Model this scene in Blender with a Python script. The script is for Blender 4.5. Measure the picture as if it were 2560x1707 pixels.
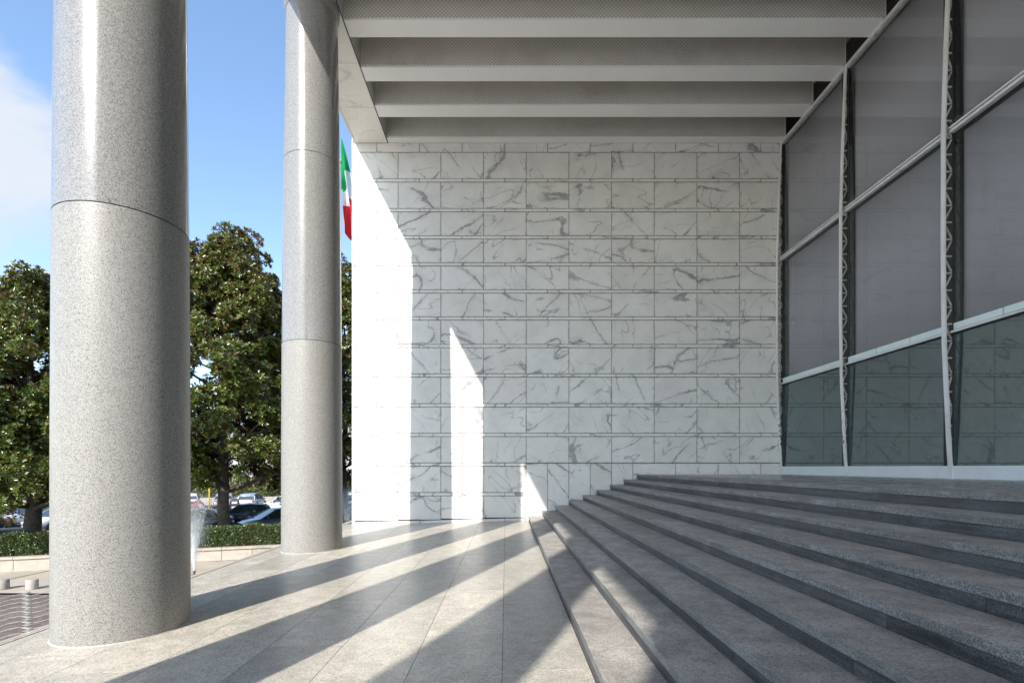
import bpy, bmesh, math, random
import numpy as np
from mathutils import Vector, Matrix

for o in list(bpy.data.objects):
    bpy.data.objects.remove(o, do_unlink=True)
S = bpy.context.scene
C = S.collection
rnd = random.Random(7)
rng = np.random.default_rng(11)

# ---------------------------------------------------------------- camera, sky, sun, exposure
EYE = 1.6
cam_d = bpy.data.cameras.new('camera')
cam_d.sensor_width = 36.0
cam_d.lens = 18.0
cam_d.shift_x = (1280 - 1265) / 2560
cam_d.shift_y = (1168 - 853.5) / 2560
cam_d.clip_start = 0.05
cam_d.clip_end = 4000
cam = bpy.data.objects.new('camera', cam_d)
C.objects.link(cam)
cam.location = (0, 0, EYE)
cam.rotation_euler = (math.radians(90), 0, 0)
S.camera = cam

SUN_DIR = Vector((0.40, 1.0, -0.765)).normalized()      # the way the light travels
SUN_EL = math.asin(-SUN_DIR.z)
SUN_AZ = math.atan2(-SUN_DIR.x, -SUN_DIR.y)             # clockwise from +Y
SKY_STRENGTH = 0.13
SUN_STRENGTH = 2.75
EXPOSURE = 1.38
sun_d = bpy.data.lights.new('sun', 'SUN')
sun_d.energy = SUN_STRENGTH
sun_d.angle = math.radians(0.53)
sun_d.color = (1.0, 0.955, 0.88)
sun = bpy.data.objects.new('sun', sun_d)
C.objects.link(sun)
sun.rotation_euler = SUN_DIR.to_track_quat('-Z', 'Y').to_euler()
sun.location = (-20, -40, 40)

W = bpy.data.worlds.new('World')
S.world = W
W.use_nodes = True
S.view_settings.view_transform = 'Standard'
S.view_settings.look = 'None'
S.view_settings.exposure = EXPOSURE
S.view_settings.gamma = 1.0
S.view_settings.use_curve_mapping = False
S.render.engine = 'CYCLES'
S.cycles.use_denoising = True
S.cycles.max_bounces = 10
S.cycles.diffuse_bounces = 5
S.cycles.glossy_bounces = 5
S.cycles.transparent_max_bounces = 24
S.cycles.caustics_reflective = False
S.cycles.caustics_refractive = False


# ---------------------------------------------------------------- node helper
class NT:
    def __init__(self, tree):
        self.t = tree
        tree.nodes.clear()

    def n(self, kind, ins=None, **props):
        nd = self.t.nodes.new('ShaderNode' + kind)
        for k, v in props.items():
            setattr(nd, k, v)
        for k, v in (ins or {}).items():
            self.put(nd.inputs[k], v)
        return nd

    def put(self, sock, v):
        if isinstance(v, bpy.types.NodeSocket):
            self.t.links.new(v, sock)
        elif isinstance(v, bpy.types.Node):
            self.t.links.new(v.outputs[0], sock)
        else:
            if isinstance(v, (tuple, list)) and sock.type == 'RGBA' and len(v) == 3:
                v = (*v, 1.0)
            sock.default_value = v

    def m(self, op, a, b=0.0, c=0.0, clamp=False):
        nd = self.t.nodes.new('ShaderNodeMath')
        nd.operation = op
        nd.use_clamp = clamp
        for i, v in enumerate((a, b, c)):
            self.put(nd.inputs[i], v)
        return nd.outputs[0]

    def vm(self, op, a, b=(0, 0, 0)):
        nd = self.t.nodes.new('ShaderNodeVectorMath')
        nd.operation = op
        self.put(nd.inputs[0], a)
        if op == 'SCALE':
            self.put(nd.inputs['Scale'], b)
        else:
            self.put(nd.inputs[1], b)
        return nd.outputs['Value'] if op in ('DOT_PRODUCT', 'LENGTH', 'DISTANCE') else nd.outputs[0]

    def mix(self, f, a, b, blend='MIX'):
        nd = self.t.nodes.new('ShaderNodeMix')
        nd.data_type = 'RGBA'
        nd.blend_type = blend
        self.put(nd.inputs[0], f)
        self.put(nd.inputs[6], a)
        self.put(nd.inputs[7], b)
        return nd.outputs[2]

    def ss(self, v, lo, hi, a=0.0, b=1.0):
        nd = self.t.nodes.new('ShaderNodeMapRange')
        nd.interpolation_type = 'SMOOTHSTEP'
        for i, x in enumerate((v, lo, hi, a, b)):
            self.put(nd.inputs[i], x)
        return nd.outputs[0]

    def noise(self, vec, scale, detail=3.0, rough=0.5, dist=0.0):
        nd = self.n('TexNoise', {'Vector': vec, 'Scale': scale, 'Detail': detail, 'Roughness': rough, 'Distortion': dist})
        return nd.outputs['Fac']

    def out(self, shader, vol=None):
        o = self.n('OutputMaterial')
        self.put(o.inputs['Surface'], shader)
        return o


def material(name):
    m = bpy.data.materials.new(name)
    m.use_nodes = True
    return m, NT(m.node_tree)


def seeded(t, spread=40.0):
    """object-space position moved by the object's own random number: alike meshes get unlike grain"""
    tc = t.n('TexCoord')
    oi = t.n('ObjectInfo')
    r = oi.outputs['Random']
    off = t.n('CombineXYZ', {0: t.m('MULTIPLY', r, spread), 1: t.m('MULTIPLY', r, spread * 3.7), 2: t.m('MULTIPLY', r, spread * 7.3)})
    return t.vm('ADD', tc.outputs['Object'], off.outputs[0]), r, tc


def bump(t, h, strength=0.2, dist=0.01):
    return t.n('Bump', {'Height': h, 'Strength': strength, 'Distance': dist}).outputs[0]


def pbr(t, color, rough=0.5, normal=None, metal=0.0, spec=0.5, coat=0.0, coat_rough=0.05, **extra):
    d = {'Base Color': color, 'Roughness': rough, 'Metallic': metal, 'Specular IOR Level': spec}
    if normal is not None:
        d['Normal'] = normal
    if coat:
        d['Coat Weight'] = coat
        d['Coat Roughness'] = coat_rough
    d.update(extra)
    return t.n('BsdfPrincipled', d).outputs[0]


# ---------------------------------------------------------------- world shader
t = NT(W.node_tree)
sky = t.n('TexSky', sky_type='NISHITA', sun_disc=False, sun_elevation=SUN_EL, sun_rotation=SUN_AZ,
          altitude=50.0, air_density=1.0, dust_density=0.6, ozone_density=1.6)
gen = t.n('TexCoord').outputs['Generated']
dirv = t.vm('NORMALIZE', gen)
stretch = t.vm('MULTIPLY', dirv, (1.0, 1.0, 1.8))
nz = t.noise(stretch, 3.2, 8.0, 0.56, 0.25)
blob = None
for d, w, r in (((-1.03, 0.96, 0.585), 0.50, 0.27), ((-0.9, 0.35, 0.75), 0.3, 0.35), ((-0.7, -0.6, 0.35), 0.3, 0.5),
                ((0.9, 0.3, 0.6), 0.3, 0.5), ((0.3, -1.0, 0.55), 0.25, 0.5), ((-1.0, 0.05, 0.3), 0.3, 0.4)):
    dv = Vector(d).normalized()
    q = t.vm('DISTANCE', dirv, tuple(dv))
    b = t.m('MULTIPLY', t.ss(q, 0.02, r, 1.0, 0.0), w)
    blob = b if blob is None else t.m('MAXIMUM', blob, b)
cl = t.ss(t.m('ADD', nz, blob), 0.68, 0.98)
cl = t.m('MULTIPLY', cl, 0.92)
skyc = t.mix(1.0, sky.outputs[0], (0.965, 1.0, 1.015), 'MULTIPLY')
col = t.mix(cl, skyc, (2.45, 2.6, 2.8))
bg = t.n('Background', {'Color': col, 'Strength': SKY_STRENGTH})
o = t.n('OutputWorld')
t.put(o.inputs[0], bg.outputs[0])


# ---------------------------------------------------------------- mesh helpers
def link_mesh(name, me, mat=None, parent=None, loc=None, rot=None):
    o = bpy.data.objects.new(name, me)
    C.objects.link(o)
    if mat is not None and not me.materials:
        me.materials.append(mat)
    if parent is not None:
        o.parent = parent
    if loc is not None:
        o.location = loc
    if rot is not None:
        o.rotation_euler = rot
    return o


def bm_box(bm, x0, x1, y0, y1, z0, z1):
    vs = [bm.verts.new(p) for p in ((x0, y0, z0), (x1, y0, z0), (x1, y1, z0), (x0, y1, z0), (x0, y0, z1), (x1, y0, z1), (x1, y1, z1), (x0, y1, z1))]
    for f in ((3, 2, 1, 0), (4, 5, 6, 7), (0, 1, 5, 4), (1, 2, 6, 5), (2, 3, 7, 6), (3, 0, 4, 7)):
        bm.faces.new([vs[i] for i in f])
    return vs


def bm_done(bm, name, bevel=0.0, seg=1, smooth=False):
    bmesh.ops.recalc_face_normals(bm, faces=bm.faces)
    if bevel:
        bmesh.ops.bevel(bm, geom=list(bm.edges), offset=bevel, segments=seg, profile=0.6, affect='EDGES', clamp_overlap=True)
    me = bpy.data.meshes.new(name)
    bm.to_mesh(me)
    bm.free()
    if smooth:
        for p in me.polygons:
            p.use_smooth = True
    return me


def box_mesh(name, sx, sy, sz, bevel=0.0, origin=(0, 0, 0)):
    bm = bmesh.new()
    ox, oy, oz = origin
    bm_box(bm, ox, ox + sx, oy, oy + sy, oz, oz + sz)
    return bm_done(bm, name, bevel)


def box(name, a, b, mat, parent=None, bevel=0.0):
    """box between two corners, its origin at its own middle bottom"""
    lo = [min(p, q) for p, q in zip(a, b)]
    hi = [max(p, q) for p, q in zip(a, b)]
    cx, cy, cz = (lo[0] + hi[0]) / 2, (lo[1] + hi[1]) / 2, lo[2]
    bm = bmesh.new()
    bm_box(bm, lo[0] - cx, hi[0] - cx, lo[1] - cy, hi[1] - cy, 0, hi[2] - cz)
    o = link_mesh(name, bm_done(bm, name, bevel), mat, parent)
    o.location = Vector((cx, cy, cz)) - (parent.location if parent else Vector())
    return o


def bar_mesh(bm, p, q, w, h):
    """square bar from p to q"""
    p, q = Vector(p), Vector(q)
    d = (q - p)
    L = d.length
    d.normalize()
    up = Vector((0, 1, 0)) if abs(d.y) < 0.9 else Vector((1, 0, 0))
    s = d.cross(up).normalized()
    u = s.cross(d).normalized()
    vs = []
    for e in (p, q):
        for a, b in ((-1, -1), (1, -1), (1, 1), (-1, 1)):
            vs.append(bm.verts.new(e + s * a * w / 2 + u * b * h / 2))
    for f in ((0, 1, 2, 3), (7, 6, 5, 4), (0, 4, 5, 1), (1, 5, 6, 2), (2, 6, 7, 3), (3, 7, 4, 0)):
        bm.faces.new([vs[i] for i in f])


def lathe_mesh(name, prof, seg=96, smooth=True, caps=True):
    bm = bmesh.new()
    rings = []
    for r, z in prof:
        rings.append([bm.verts.new((r * math.cos(2 * math.pi * i / seg), r * math.sin(2 * math.pi * i / seg), z)) for i in range(seg)])
    for a, b in zip(rings, rings[1:]):
        for i in range(seg):
            bm.faces.new((a[i], a[(i + 1) % seg], b[(i + 1) % seg], b[i]))
    if caps:
        bm.faces.new(list(reversed(rings[0])))
        bm.faces.new(rings[-1])
    me = bpy.data.meshes.new(name)
    bm.to_mesh(me)
    bm.free()
    if smooth:
        for p in me.polygons:
            if len(p.vertices) == 4:
                p.use_smooth = True
    return me


def tube_mesh(name, paths, seg=8):
    """tapered tubes: each path a list of (point, radius)"""
    bm = bmesh.new()
    for path in paths:
        prev = None
        for i, (p, r) in enumerate(path):
            p = Vector(p)
            a = Vector(path[max(i - 1, 0)][0])
            b = Vector(path[min(i + 1, len(path) - 1)][0])
            d = (b - a).normalized()
            ref = Vector((1, 0, 0)) if abs(d.x) < 0.8 else Vector((0, 1, 0))
            s = d.cross(ref).normalized()
            u = d.cross(s)
            ring = [bm.verts.new(p + (s * math.cos(2 * math.pi * k / seg) + u * math.sin(2 * math.pi * k / seg)) * r) for k in range(seg)]
            if prev:
                for k in range(seg):
                    bm.faces.new((prev[k], prev[(k + 1) % seg], ring[(k + 1) % seg], ring[k]))
            else:
                bm.faces.new(ring)
            prev = ring
        bm.faces.new(prev)
    return bm_done(bm, name, smooth=True)


def np_mesh(name, verts, tris, smooth=False):
    me = bpy.data.meshes.new(name)
    nv, nf = len(verts), len(tris)
    me.vertices.add(nv)
    me.vertices.foreach_set('co', np.asarray(verts, np.float32).ravel())
    me.loops.add(nf * 3)
    me.loops.foreach_set('vertex_index', np.asarray(tris, np.int32).ravel())
    me.polygons.add(nf)
    me.polygons.foreach_set('loop_start', np.arange(0, nf * 3, 3, dtype=np.int32))
    me.polygons.foreach_set('loop_total', np.full(nf, 3, np.int32))
    me.update(calc_edges=True)
    return me


def empty(name, loc=(0, 0, 0), rz=0.0):
    o = bpy.data.objects.new(name, None)
    C.objects.link(o)
    o.location = loc
    o.rotation_euler = (0, 0, rz)
    o.empty_display_size = 0.2
    return o


def tag(o, label=None, cat=None, group=None, kind=None):
    if label:
        o['label'] = label
    if cat:
        o['category'] = cat
    if group:
        o['group'] = group
    if kind:
        o['kind'] = kind
    return o


def copy_tree(o, parent=None):
    c = o.copy()
    C.objects.link(c)
    if parent is not None:
        c.parent = parent
    for ch in list(o.children):
        copy_tree(ch, c)
    return c


# ---------------------------------------------------------------- materials
def mat_marble(name='white_marble', tone=(0.87, 0.86, 0.835), veins=1.0, haze=0.42, grimy=0.55):
    m, t = material(name)
    p, r, tc = seeded(t)
    r2 = t.m('FRACT', t.m('MULTIPLY', r, 17.31))
    rot = t.n('VectorRotate', {'Vector': p, 'Angle': t.m('ADD', -1.0, t.m('MULTIPLY', r2, 2.0))}, rotation_type='Y_AXIS').outputs[0]
    jag = t.n('TexNoise', {'Vector': rot, 'Scale': 5.0, 'Detail': 5.0, 'Roughness': 0.62})
    wv = t.vm('SCALE', t.vm('SUBTRACT', jag.outputs['Color'], (0.5, 0.5, 0.5)), 0.16)
    q = t.vm('ADD', rot, wv)
    a = t.m('ABSOLUTE', t.m('SUBTRACT', t.noise(t.vm('MULTIPLY', q, (0.42, 1.0, 1.35)), 0.95, 0.0), 0.5))
    wide = t.m('ADD', 0.009, t.m('MULTIPLY', t.ss(t.noise(rot, 1.8, 3.0), 0.45, 0.72), t.m('ADD', 0.008, t.m('MULTIPLY', t.m('FRACT', t.m('MULTIPLY', r, 53.7)), 0.022))))
    thick = t.m('SUBTRACT', 1.0, t.ss(a, t.m('MULTIPLY', wide, 0.45), wide))
    mask = t.ss(t.noise(p, 0.9, 1.0), 0.38, 0.50)
    thick = t.m('MULTIPLY', thick, t.m('MULTIPLY', mask, t.ss(t.noise(q, 7.0, 4.0, 0.65), 0.28, 0.58, 0.35, 1.0)))
    halo = t.m('MULTIPLY', t.m('SUBTRACT', 1.0, t.ss(a, 0.0, 0.075)), t.m('MULTIPLY', mask, t.ss(t.noise(q, 3.0, 5.0, 0.65), 0.35, 0.65)))
    rot2 = t.n('VectorRotate', {'Vector': q, 'Angle': t.m('MULTIPLY', r, 3.1)}, rotation_type='Y_AXIS').outputs[0]
    b = t.m('ABSOLUTE', t.m('SUBTRACT', t.noise(t.vm('MULTIPLY', rot2, (0.38, 1.0, 1.3)), 1.8, 1.0, 0.5), 0.5))
    thin = t.m('MULTIPLY', t.m('SUBTRACT', 1.0, t.ss(b, 0.002, 0.015)), t.ss(t.noise(p, 1.9, 1.0), 0.40, 0.60, 0.0, 0.85))
    cloud = t.ss(t.noise(q, 1.4, 6.0, 0.65), 0.36, 0.72)
    base = t.mix(t.m('MULTIPLY', cloud, haze), tone, (0.60, 0.60, 0.60))
    base = t.mix(t.m('MULTIPLY', t.m('FRACT', t.m('MULTIPLY', r, 91.7)), 0.30), base, (0.66, 0.62, 0.55))
    base = t.mix(t.m('MULTIPLY', halo, 0.40 * veins), base, (0.46, 0.46, 0.465))
    base = t.mix(t.m('MULTIPLY', thick, 0.92 * veins), base, (0.31, 0.31, 0.325))
    base = t.mix(t.m('MULTIPLY', thin, 0.75 * veins), base, (0.33, 0.33, 0.345))
    # grime that creeps in from the joints, and a few mould spots
    g = t.n('SeparateXYZ', {0: tc.outputs['Generated']})
    ex = t.m('ABSOLUTE', t.m('SUBTRACT', g.outputs[0], 0.5))
    ez = t.m('ABSOLUTE', t.m('SUBTRACT', g.outputs[2], 0.5))
    edge = t.m('MAXIMUM', t.ss(ex, 0.465, 0.5), t.ss(ez, 0.44, 0.5))
    grime = t.m('MULTIPLY', edge, t.ss(t.noise(p, 5.0, 4.0, 0.65), 0.40, 0.75))
    base = t.mix(t.m('MULTIPLY', grime, grimy), base, (0.22, 0.19, 0.15))
    spots = t.m('MULTIPLY', t.ss(t.noise(p, 14.0, 3.0, 0.6), 0.68, 0.76), t.ss(t.noise(p, 1.1, 2.0), 0.55, 0.66))
    base = t.mix(t.m('MULTIPLY', spots, 0.55), base, (0.17, 0.165, 0.16))
    t.out(pbr(t, base, 0.42, bump(t, t.noise(p, 60.0, 3.0), 0.06, 0.004), spec=0.35))
    return m


def mat_granite(name, light, dark, speck=(0.42, 0.60), scale=70.0, rough=0.3, coat=0.0, amount=0.8, stain=0.25, stainc=(0.20, 0.18, 0.14), tint=0.0, spec=0.5, bumps=0.03, white=0.0, mott=0.0, mscale=7.0, streak=0.0):
    m, t = material(name)
    p, r, tc = seeded(t)
    n1 = t.noise(p, scale, 2.5, 0.7)
    v = t.n('TexVoronoi', {'Vector': p, 'Scale': scale * 0.85}).outputs['Color']
    vs = t.n('SeparateColor', {0: v}).outputs[0]
    n = t.m('ADD', t.m('MULTIPLY', n1, 0.5), t.m('MULTIPLY', vs, 0.5))
    sp = t.ss(n, speck[0], speck[1])
    base = t.mix(t.m('MULTIPLY', t.m('SUBTRACT', 1.0, sp), amount), light, dark)
    if white:
        w = t.ss(t.noise(p, scale * 1.7, 2.0, 0.6), 0.60, 0.70)
        base = t.mix(t.m('MULTIPLY', w, white), base, (0.72, 0.74, 0.78))
    if mott:
        mo = t.ss(t.noise(p, mscale, 7.0, 0.72), 0.30, 0.70, 1.0 - mott, 1.0 + mott * 0.45)
        base = t.mix(1.0, base, t.n('CombineColor', {0: mo, 1: mo, 2: mo}).outputs[0], 'MULTIPLY')
    if streak:
        sv = t.ss(t.noise(t.vm('MULTIPLY', p, (1.0, 0.5, 9.0)), 3.0, 5.0, 0.7), 0.32, 0.68, 1.0 - streak, 1.0 + streak)
        base = t.mix(1.0, base, t.n('CombineColor', {0: sv, 1: sv, 2: sv}).outputs[0], 'MULTIPLY')
    big = t.ss(t.noise(p, 0.9, 6.0, 0.65), 0.42, 0.78)
    base = t.mix(t.m('MULTIPLY', big, stain), base, stainc)
    if tint:
        base = t.mix(t.m('MULTIPLY', r, tint), base, (0.16, 0.155, 0.145))
    rg = t.m('ADD', rough, t.m('MULTIPLY', t.noise(p, 3.0, 5.0, 0.6), 0.12))
    t.out(pbr(t, base, rg, bump(t, n1, bumps, 0.004), spec=spec, coat=coat))
    return m


def mat_plain(name, color, rough=0.5, metal=0.0, var=0.12, scale=6.0, spec=0.5, coat=0.0, bumps=0.0, dirt=0.0, dirtc=(0.12, 0.10, 0.08)):
    m, t = material(name)
    p, r, tc = seeded(t)
    n = t.noise(p, scale, 5.0, 0.6)
    dark = tuple(c * (1 - var * 2) for c in color)
    base = t.mix(t.ss(n, 0.3, 0.75), color, dark)
    if dirt:
        d = t.ss(t.noise(p, scale * 1.7, 6.0, 0.7), 0.52, 0.72)
        base = t.mix(t.m('MULTIPLY', d, dirt), base, dirtc)
    nm = bump(t, t.noise(p, scale * 12, 3.0), bumps, 0.01) if bumps else None
    t.out(pbr(t, base, rough, nm, metal, spec, coat))
    return m


M = {}
M['marble'] = mat_marble()
M['soffit_marble'] = mat_marble('soffit_marble', (0.90, 0.87, 0.79), 0.28, 0.06, 0.06)
M['joint'] = mat_plain('joint_grime', (0.105, 0.078, 0.053), 0.9, var=0.2)
M['col_low'] = mat_granite('granite_drum_lower', (0.325, 0.312, 0.29), (0.05, 0.05, 0.05), (0.33, 0.50), 230.0, 0.36, amount=0.75, stain=0.10)
M['col_up'] = mat_granite('granite_drum_polished', (0.30, 0.291, 0.278), (0.045, 0.045, 0.047), (0.34, 0.51), 230.0, 0.12, coat=0.4, amount=0.75, stain=0.08)
M['floor'] = mat_granite('floor_granite', (0.64, 0.585, 0.495), (0.23, 0.215, 0.185), (0.28, 0.50), 120.0, 0.27, amount=0.75, stain=0.24, stainc=(0.33, 0.285, 0.215), tint=0.34, spec=0.30, mott=0.24, mscale=5.0)
M['tread'] = mat_granite('tread_granite', (0.56, 0.515, 0.465), (0.22, 0.21, 0.19), (0.28, 0.55), 130.0, 0.5, amount=0.8, stain=0.40, stainc=(0.18, 0.165, 0.145), tint=0.45, spec=0.30, mott=0.38, mscale=4.0)
M['nosing'] = mat_granite('nosing_granite', (0.33, 0.332, 0.33), (0.05, 0.053, 0.058), (0.36, 0.60), 230.0, 0.5, amount=0.9, stain=0.35, stainc=(0.07, 0.072, 0.078), tint=0.45, white=0.25, mott=0.35, mscale=2.5, streak=0.3)
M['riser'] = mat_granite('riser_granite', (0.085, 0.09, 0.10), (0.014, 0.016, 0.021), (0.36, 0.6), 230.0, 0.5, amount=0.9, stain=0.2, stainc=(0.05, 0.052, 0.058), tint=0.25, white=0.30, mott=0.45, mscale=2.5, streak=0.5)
M['landing'] = mat_granite('landing_granite', (0.40, 0.385, 0.37), (0.20, 0.195, 0.185), (0.25, 0.55), 170.0, 0.22, amount=0.7, stain=0.2, stainc=(0.15, 0.14, 0.125), tint=0.3, spec=0.55)
M['sealant'] = mat_plain('white_sealant', (0.50, 0.485, 0.45), 0.6)
M['beam'] = mat_plain('beam_paint', (0.91, 0.89, 0.85), 0.55, var=0.03, scale=0.8)
M['fascia_side'] = mat_plain('fascia_side_paint', (0.62, 0.60, 0.565), 0.6, var=0.05)
M['ceiling'] = mat_plain('ceiling_plaster', (0.72, 0.70, 0.66), 0.8)
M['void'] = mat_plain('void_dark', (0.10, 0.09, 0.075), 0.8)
M['white_metal'] = mat_plain('white_painted_steel', (0.78, 0.79, 0.79), 0.42, var=0.06, scale=3.0, dirt=0.3)
M['grey_metal'] = mat_plain('grimy_painted_steel', (0.58, 0.565, 0.54), 0.55, var=0.2, scale=9.0, dirt=0.5, dirtc=(0.10, 0.075, 0.055))
M['kick'] = mat_plain('kick_panel_paint', (0.80, 0.84, 0.85), 0.4, var=0.04, scale=2.0, dirt=0.12)
M['pale_band'] = mat_plain('pale_band_paint', (0.74, 0.84, 0.83), 0.35, var=0.03)
M['dark_metal'] = mat_plain('dark_gasket', (0.022, 0.023, 0.023), 0.5)
M['travertine'] = mat_plain('travertine', (0.47, 0.415, 0.35), 0.75, var=0.10, scale=3.0, bumps=0.2, dirt=0.2, dirtc=(0.36, 0.28, 0.20))
M['asphalt'] = mat_plain('asphalt', (0.06, 0.06, 0.062), 0.85, var=0.15, scale=2.0, bumps=0.3)
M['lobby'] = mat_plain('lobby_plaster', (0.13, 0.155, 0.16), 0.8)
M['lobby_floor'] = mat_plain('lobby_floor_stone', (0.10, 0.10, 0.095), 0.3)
M['bark'] = mat_plain('magnolia_bark', (0.12, 0.10, 0.085), 0.9, var=0.3, scale=8.0, bumps=0.6)
M['tyre'] = mat_plain('tyre_rubber', (0.02, 0.02, 0.021), 0.8)
M['rim'] = mat_plain('alloy_rim', (0.45, 0.46, 0.47), 0.35, metal=0.8)
M['plastic'] = mat_plain('black_plastic', (0.03, 0.03, 0.032), 0.5)
M['plate'] = mat_plain('plate_white', (0.75, 0.75, 0.72), 0.5)
M['redlamp'] = mat_plain('red_lamp_plastic', (0.42, 0.03, 0.025), 0.2, var=0.03)
M['clearlamp'] = mat_plain('clear_lamp_plastic', (0.65, 0.67, 0.70), 0.12, var=0.03)
M['yellow'] = mat_plain('yellow_paint', (0.75, 0.53, 0.02), 0.5, var=0.05)
M['bronze'] = mat_plain('weathered_bronze', (0.14, 0.11, 0.08), 0.55, metal=0.3)
M['bollard'] = mat_plain('bollard_travertine', (0.40, 0.365, 0.315), 0.7, var=0.06)
M['bollard_shaded'] = mat_plain('bollard_shaded_stone', (0.34, 0.31, 0.27), 0.8, var=0.15)  # darker copy of the bollard stone, shade put into its colour
M['bin'] = mat_plain('bin_dark_grey', (0.05, 0.05, 0.055), 0.45)
M['pole'] = mat_plain('flagpole_steel', (0.55, 0.56, 0.58), 0.35, metal=0.6)
M['plaster'] = mat_plain('pale_plaster', (0.66, 0.62, 0.55), 0.85, var=0.05)
M['roof_tile'] = mat_plain('roof_grey', (0.32, 0.30, 0.29), 0.8)
M['bwin'] = mat_plain('dark_window', (0.06, 0.07, 0.08), 0.2)
M['soil'] = mat_plain('soil', (0.10, 0.075, 0.05), 0.95, var=0.3, bumps=0.5)


def mat_perforated():
    m, t = material('perforated_panel')
    tc = t.n('TexCoord')
    rot = t.n('VectorRotate', {'Vector': tc.outputs['Object'], 'Angle': math.radians(45)}, rotation_type='Y_AXIS').outputs[0]
    flat = t.vm('MULTIPLY', rot, (1, 0, 1))
    v = t.n('TexVoronoi', {'Vector': flat, 'Scale': 17.0, 'Randomness': 0.0})
    hole = t.m('SUBTRACT', 1.0, t.ss(v.outputs['Distance'], 0.30, 0.44))
    p, r, _ = seeded(t)
    base = t.mix(t.ss(t.noise(p, 0.8, 5.0, 0.65), 0.35, 0.75), (0.78, 0.735, 0.68), (0.66, 0.615, 0.565))
    stain = t.m('MULTIPLY', t.ss(t.noise(t.vm('MULTIPLY', p, (0.5, 1, 1)), 1.2, 5.0, 0.7), 0.58, 0.74), 0.28)
    base = t.mix(stain, base, (0.22, 0.17, 0.14))
    base = t.mix(t.m('MULTIPLY', hole, 0.42), base, (0.16, 0.145, 0.13))
    t.out(pbr(t, base, 0.65, bump(t, t.m('SUBTRACT', 1.0, hole), 0.5, 0.01), spec=0.3))
    return m


M['perforated'] = mat_perforated()


def mat_chord():
    """white flat bar of the trusses, paint flaked to rust in patches"""
    m, t = material('white_chord_paint')
    tc = t.n('TexCoord')
    p, r, _ = seeded(t)
    n = t.noise(t.vm('MULTIPLY', p, (1, 1, 0.45)), 16.0, 5.0, 0.65)
    z = t.n('SeparateXYZ', {0: tc.outputs['Object']}).outputs[2]
    band = t.m('MULTIPLY', t.ss(z, 0.4, 0.75), t.ss(z, 1.6, 2.0, 1.0, 0.0))
    rust = t.ss(t.m('ADD', n, t.m('MULTIPLY', band, t.m('ADD', 0.02, t.m('MULTIPLY', r, 0.13)))), 0.70, 0.74)
    base = t.mix(t.ss(t.noise(p, 2.0, 5.0, 0.6), 0.35, 0.8), (0.80, 0.805, 0.80), (0.66, 0.65, 0.625))
    base = t.mix(rust, base, (0.10, 0.035, 0.025))
    t.out(pbr(t, base, 0.45))
    return m


M['chord'] = mat_chord()


def mat_glass(name, tint=(0.93, 0.94, 0.945), refl=1.0, gloss=(1.0, 1.0, 1.0)):
    m, t = material(name)
    p, r, tc = seeded(t)
    tr = t.n('BsdfTransparent', {'Color': tint})
    gl = t.n('BsdfGlossy', {'Color': gloss, 'Roughness': 0.012, 'Normal': bump(t, t.noise(p, 0.7, 2.0), 0.02, 0.02)})
    ge = t.n('NewGeometry')
    c = t.m('ABSOLUTE', t.vm('DOT_PRODUCT', ge.outputs['Incoming'], ge.outputs['Normal']))
    f = t.m('ADD', 0.055 * refl, t.m('MULTIPLY', 0.945, t.m('POWER', t.m('SUBTRACT', 1.0, c, clamp=True), 4.6)), clamp=True)
    f = t.m('MULTIPLY', f, t.m('SUBTRACT', 1.0, t.m('MULTIPLY', ge.outputs['Backfacing'], 0.6)))
    mx = t.n('MixShader', {0: f, 1: tr.outputs[0], 2: gl.outputs[0]})
    t.out(mx.outputs[0])
    return m


M['glass'] = mat_glass('window_glass', refl=1.3)
M['glass_low'] = mat_glass('tinted_window_glass', (0.84, 0.91, 0.92), 2.6, (0.91, 1.0, 1.015))


def mat_blind():
    m, t = material('blind_fabric')
    p, r, tc = seeded(t)
    n = t.noise(t.vm('MULTIPLY', p, (1, 1, 0.15)), 1.5, 4.0)
    base = t.mix(n, (0.60, 0.575, 0.615), (0.53, 0.51, 0.545))
    d = t.n('BsdfDiffuse', {'Color': base})
    tr = t.n('BsdfTranslucent', {'Color': base})
    mx = t.n('MixShader', {0: 0.2, 1: d.outputs[0], 2: tr.outputs[0]})
    t.out(mx.outputs[0])
    return m


M['blind'] = mat_blind()


def mat_leaf(name, top, top2, under, rough=0.3, spec=0.5, flush=0.0):
    m, t = material(name)
    g = t.n('NewGeometry')
    ri = g.outputs['Random Per Island']
    c = t.mix(ri, top, top2)
    hz = t.n('SeparateXYZ', {0: t.n('TexCoord').outputs['Object']}).outputs[2]
    warm = t.ss(t.m('ADD', t.m('FRACT', t.m('MULTIPLY', ri, 7.13)), t.m('MULTIPLY', t.ss(hz, 5.0, 14.0), flush)), 0.90, 0.94)
    c = t.mix(t.m('MULTIPLY', warm, 0.8), c, (0.15, 0.082, 0.022))
    c = t.mix(g.outputs['Backfacing'], c, under)
    b = pbr(t, c, rough, spec=spec)
    tl = t.n('BsdfTranslucent', {'Color': c})
    mx = t.n('MixShader', {0: 0.18, 1: b, 2: tl.outputs[0]})
    t.out(mx.outputs[0])
    return m


M['magnolia'] = mat_leaf('magnolia_leaf', (0.05, 0.088, 0.012), (0.13, 0.18, 0.026), (0.15, 0.095, 0.03), 0.27, 0.6, 0.27)
M['hedge'] = mat_leaf('hedge_leaf', (0.045, 0.085, 0.022), (0.11, 0.16, 0.05), (0.10, 0.13, 0.05), 0.28, 0.6)
M['ivy'] = mat_leaf('ivy_leaf', (0.08, 0.105, 0.02), (0.17, 0.17, 0.04), (0.13, 0.13, 0.05), 0.5)


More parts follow.
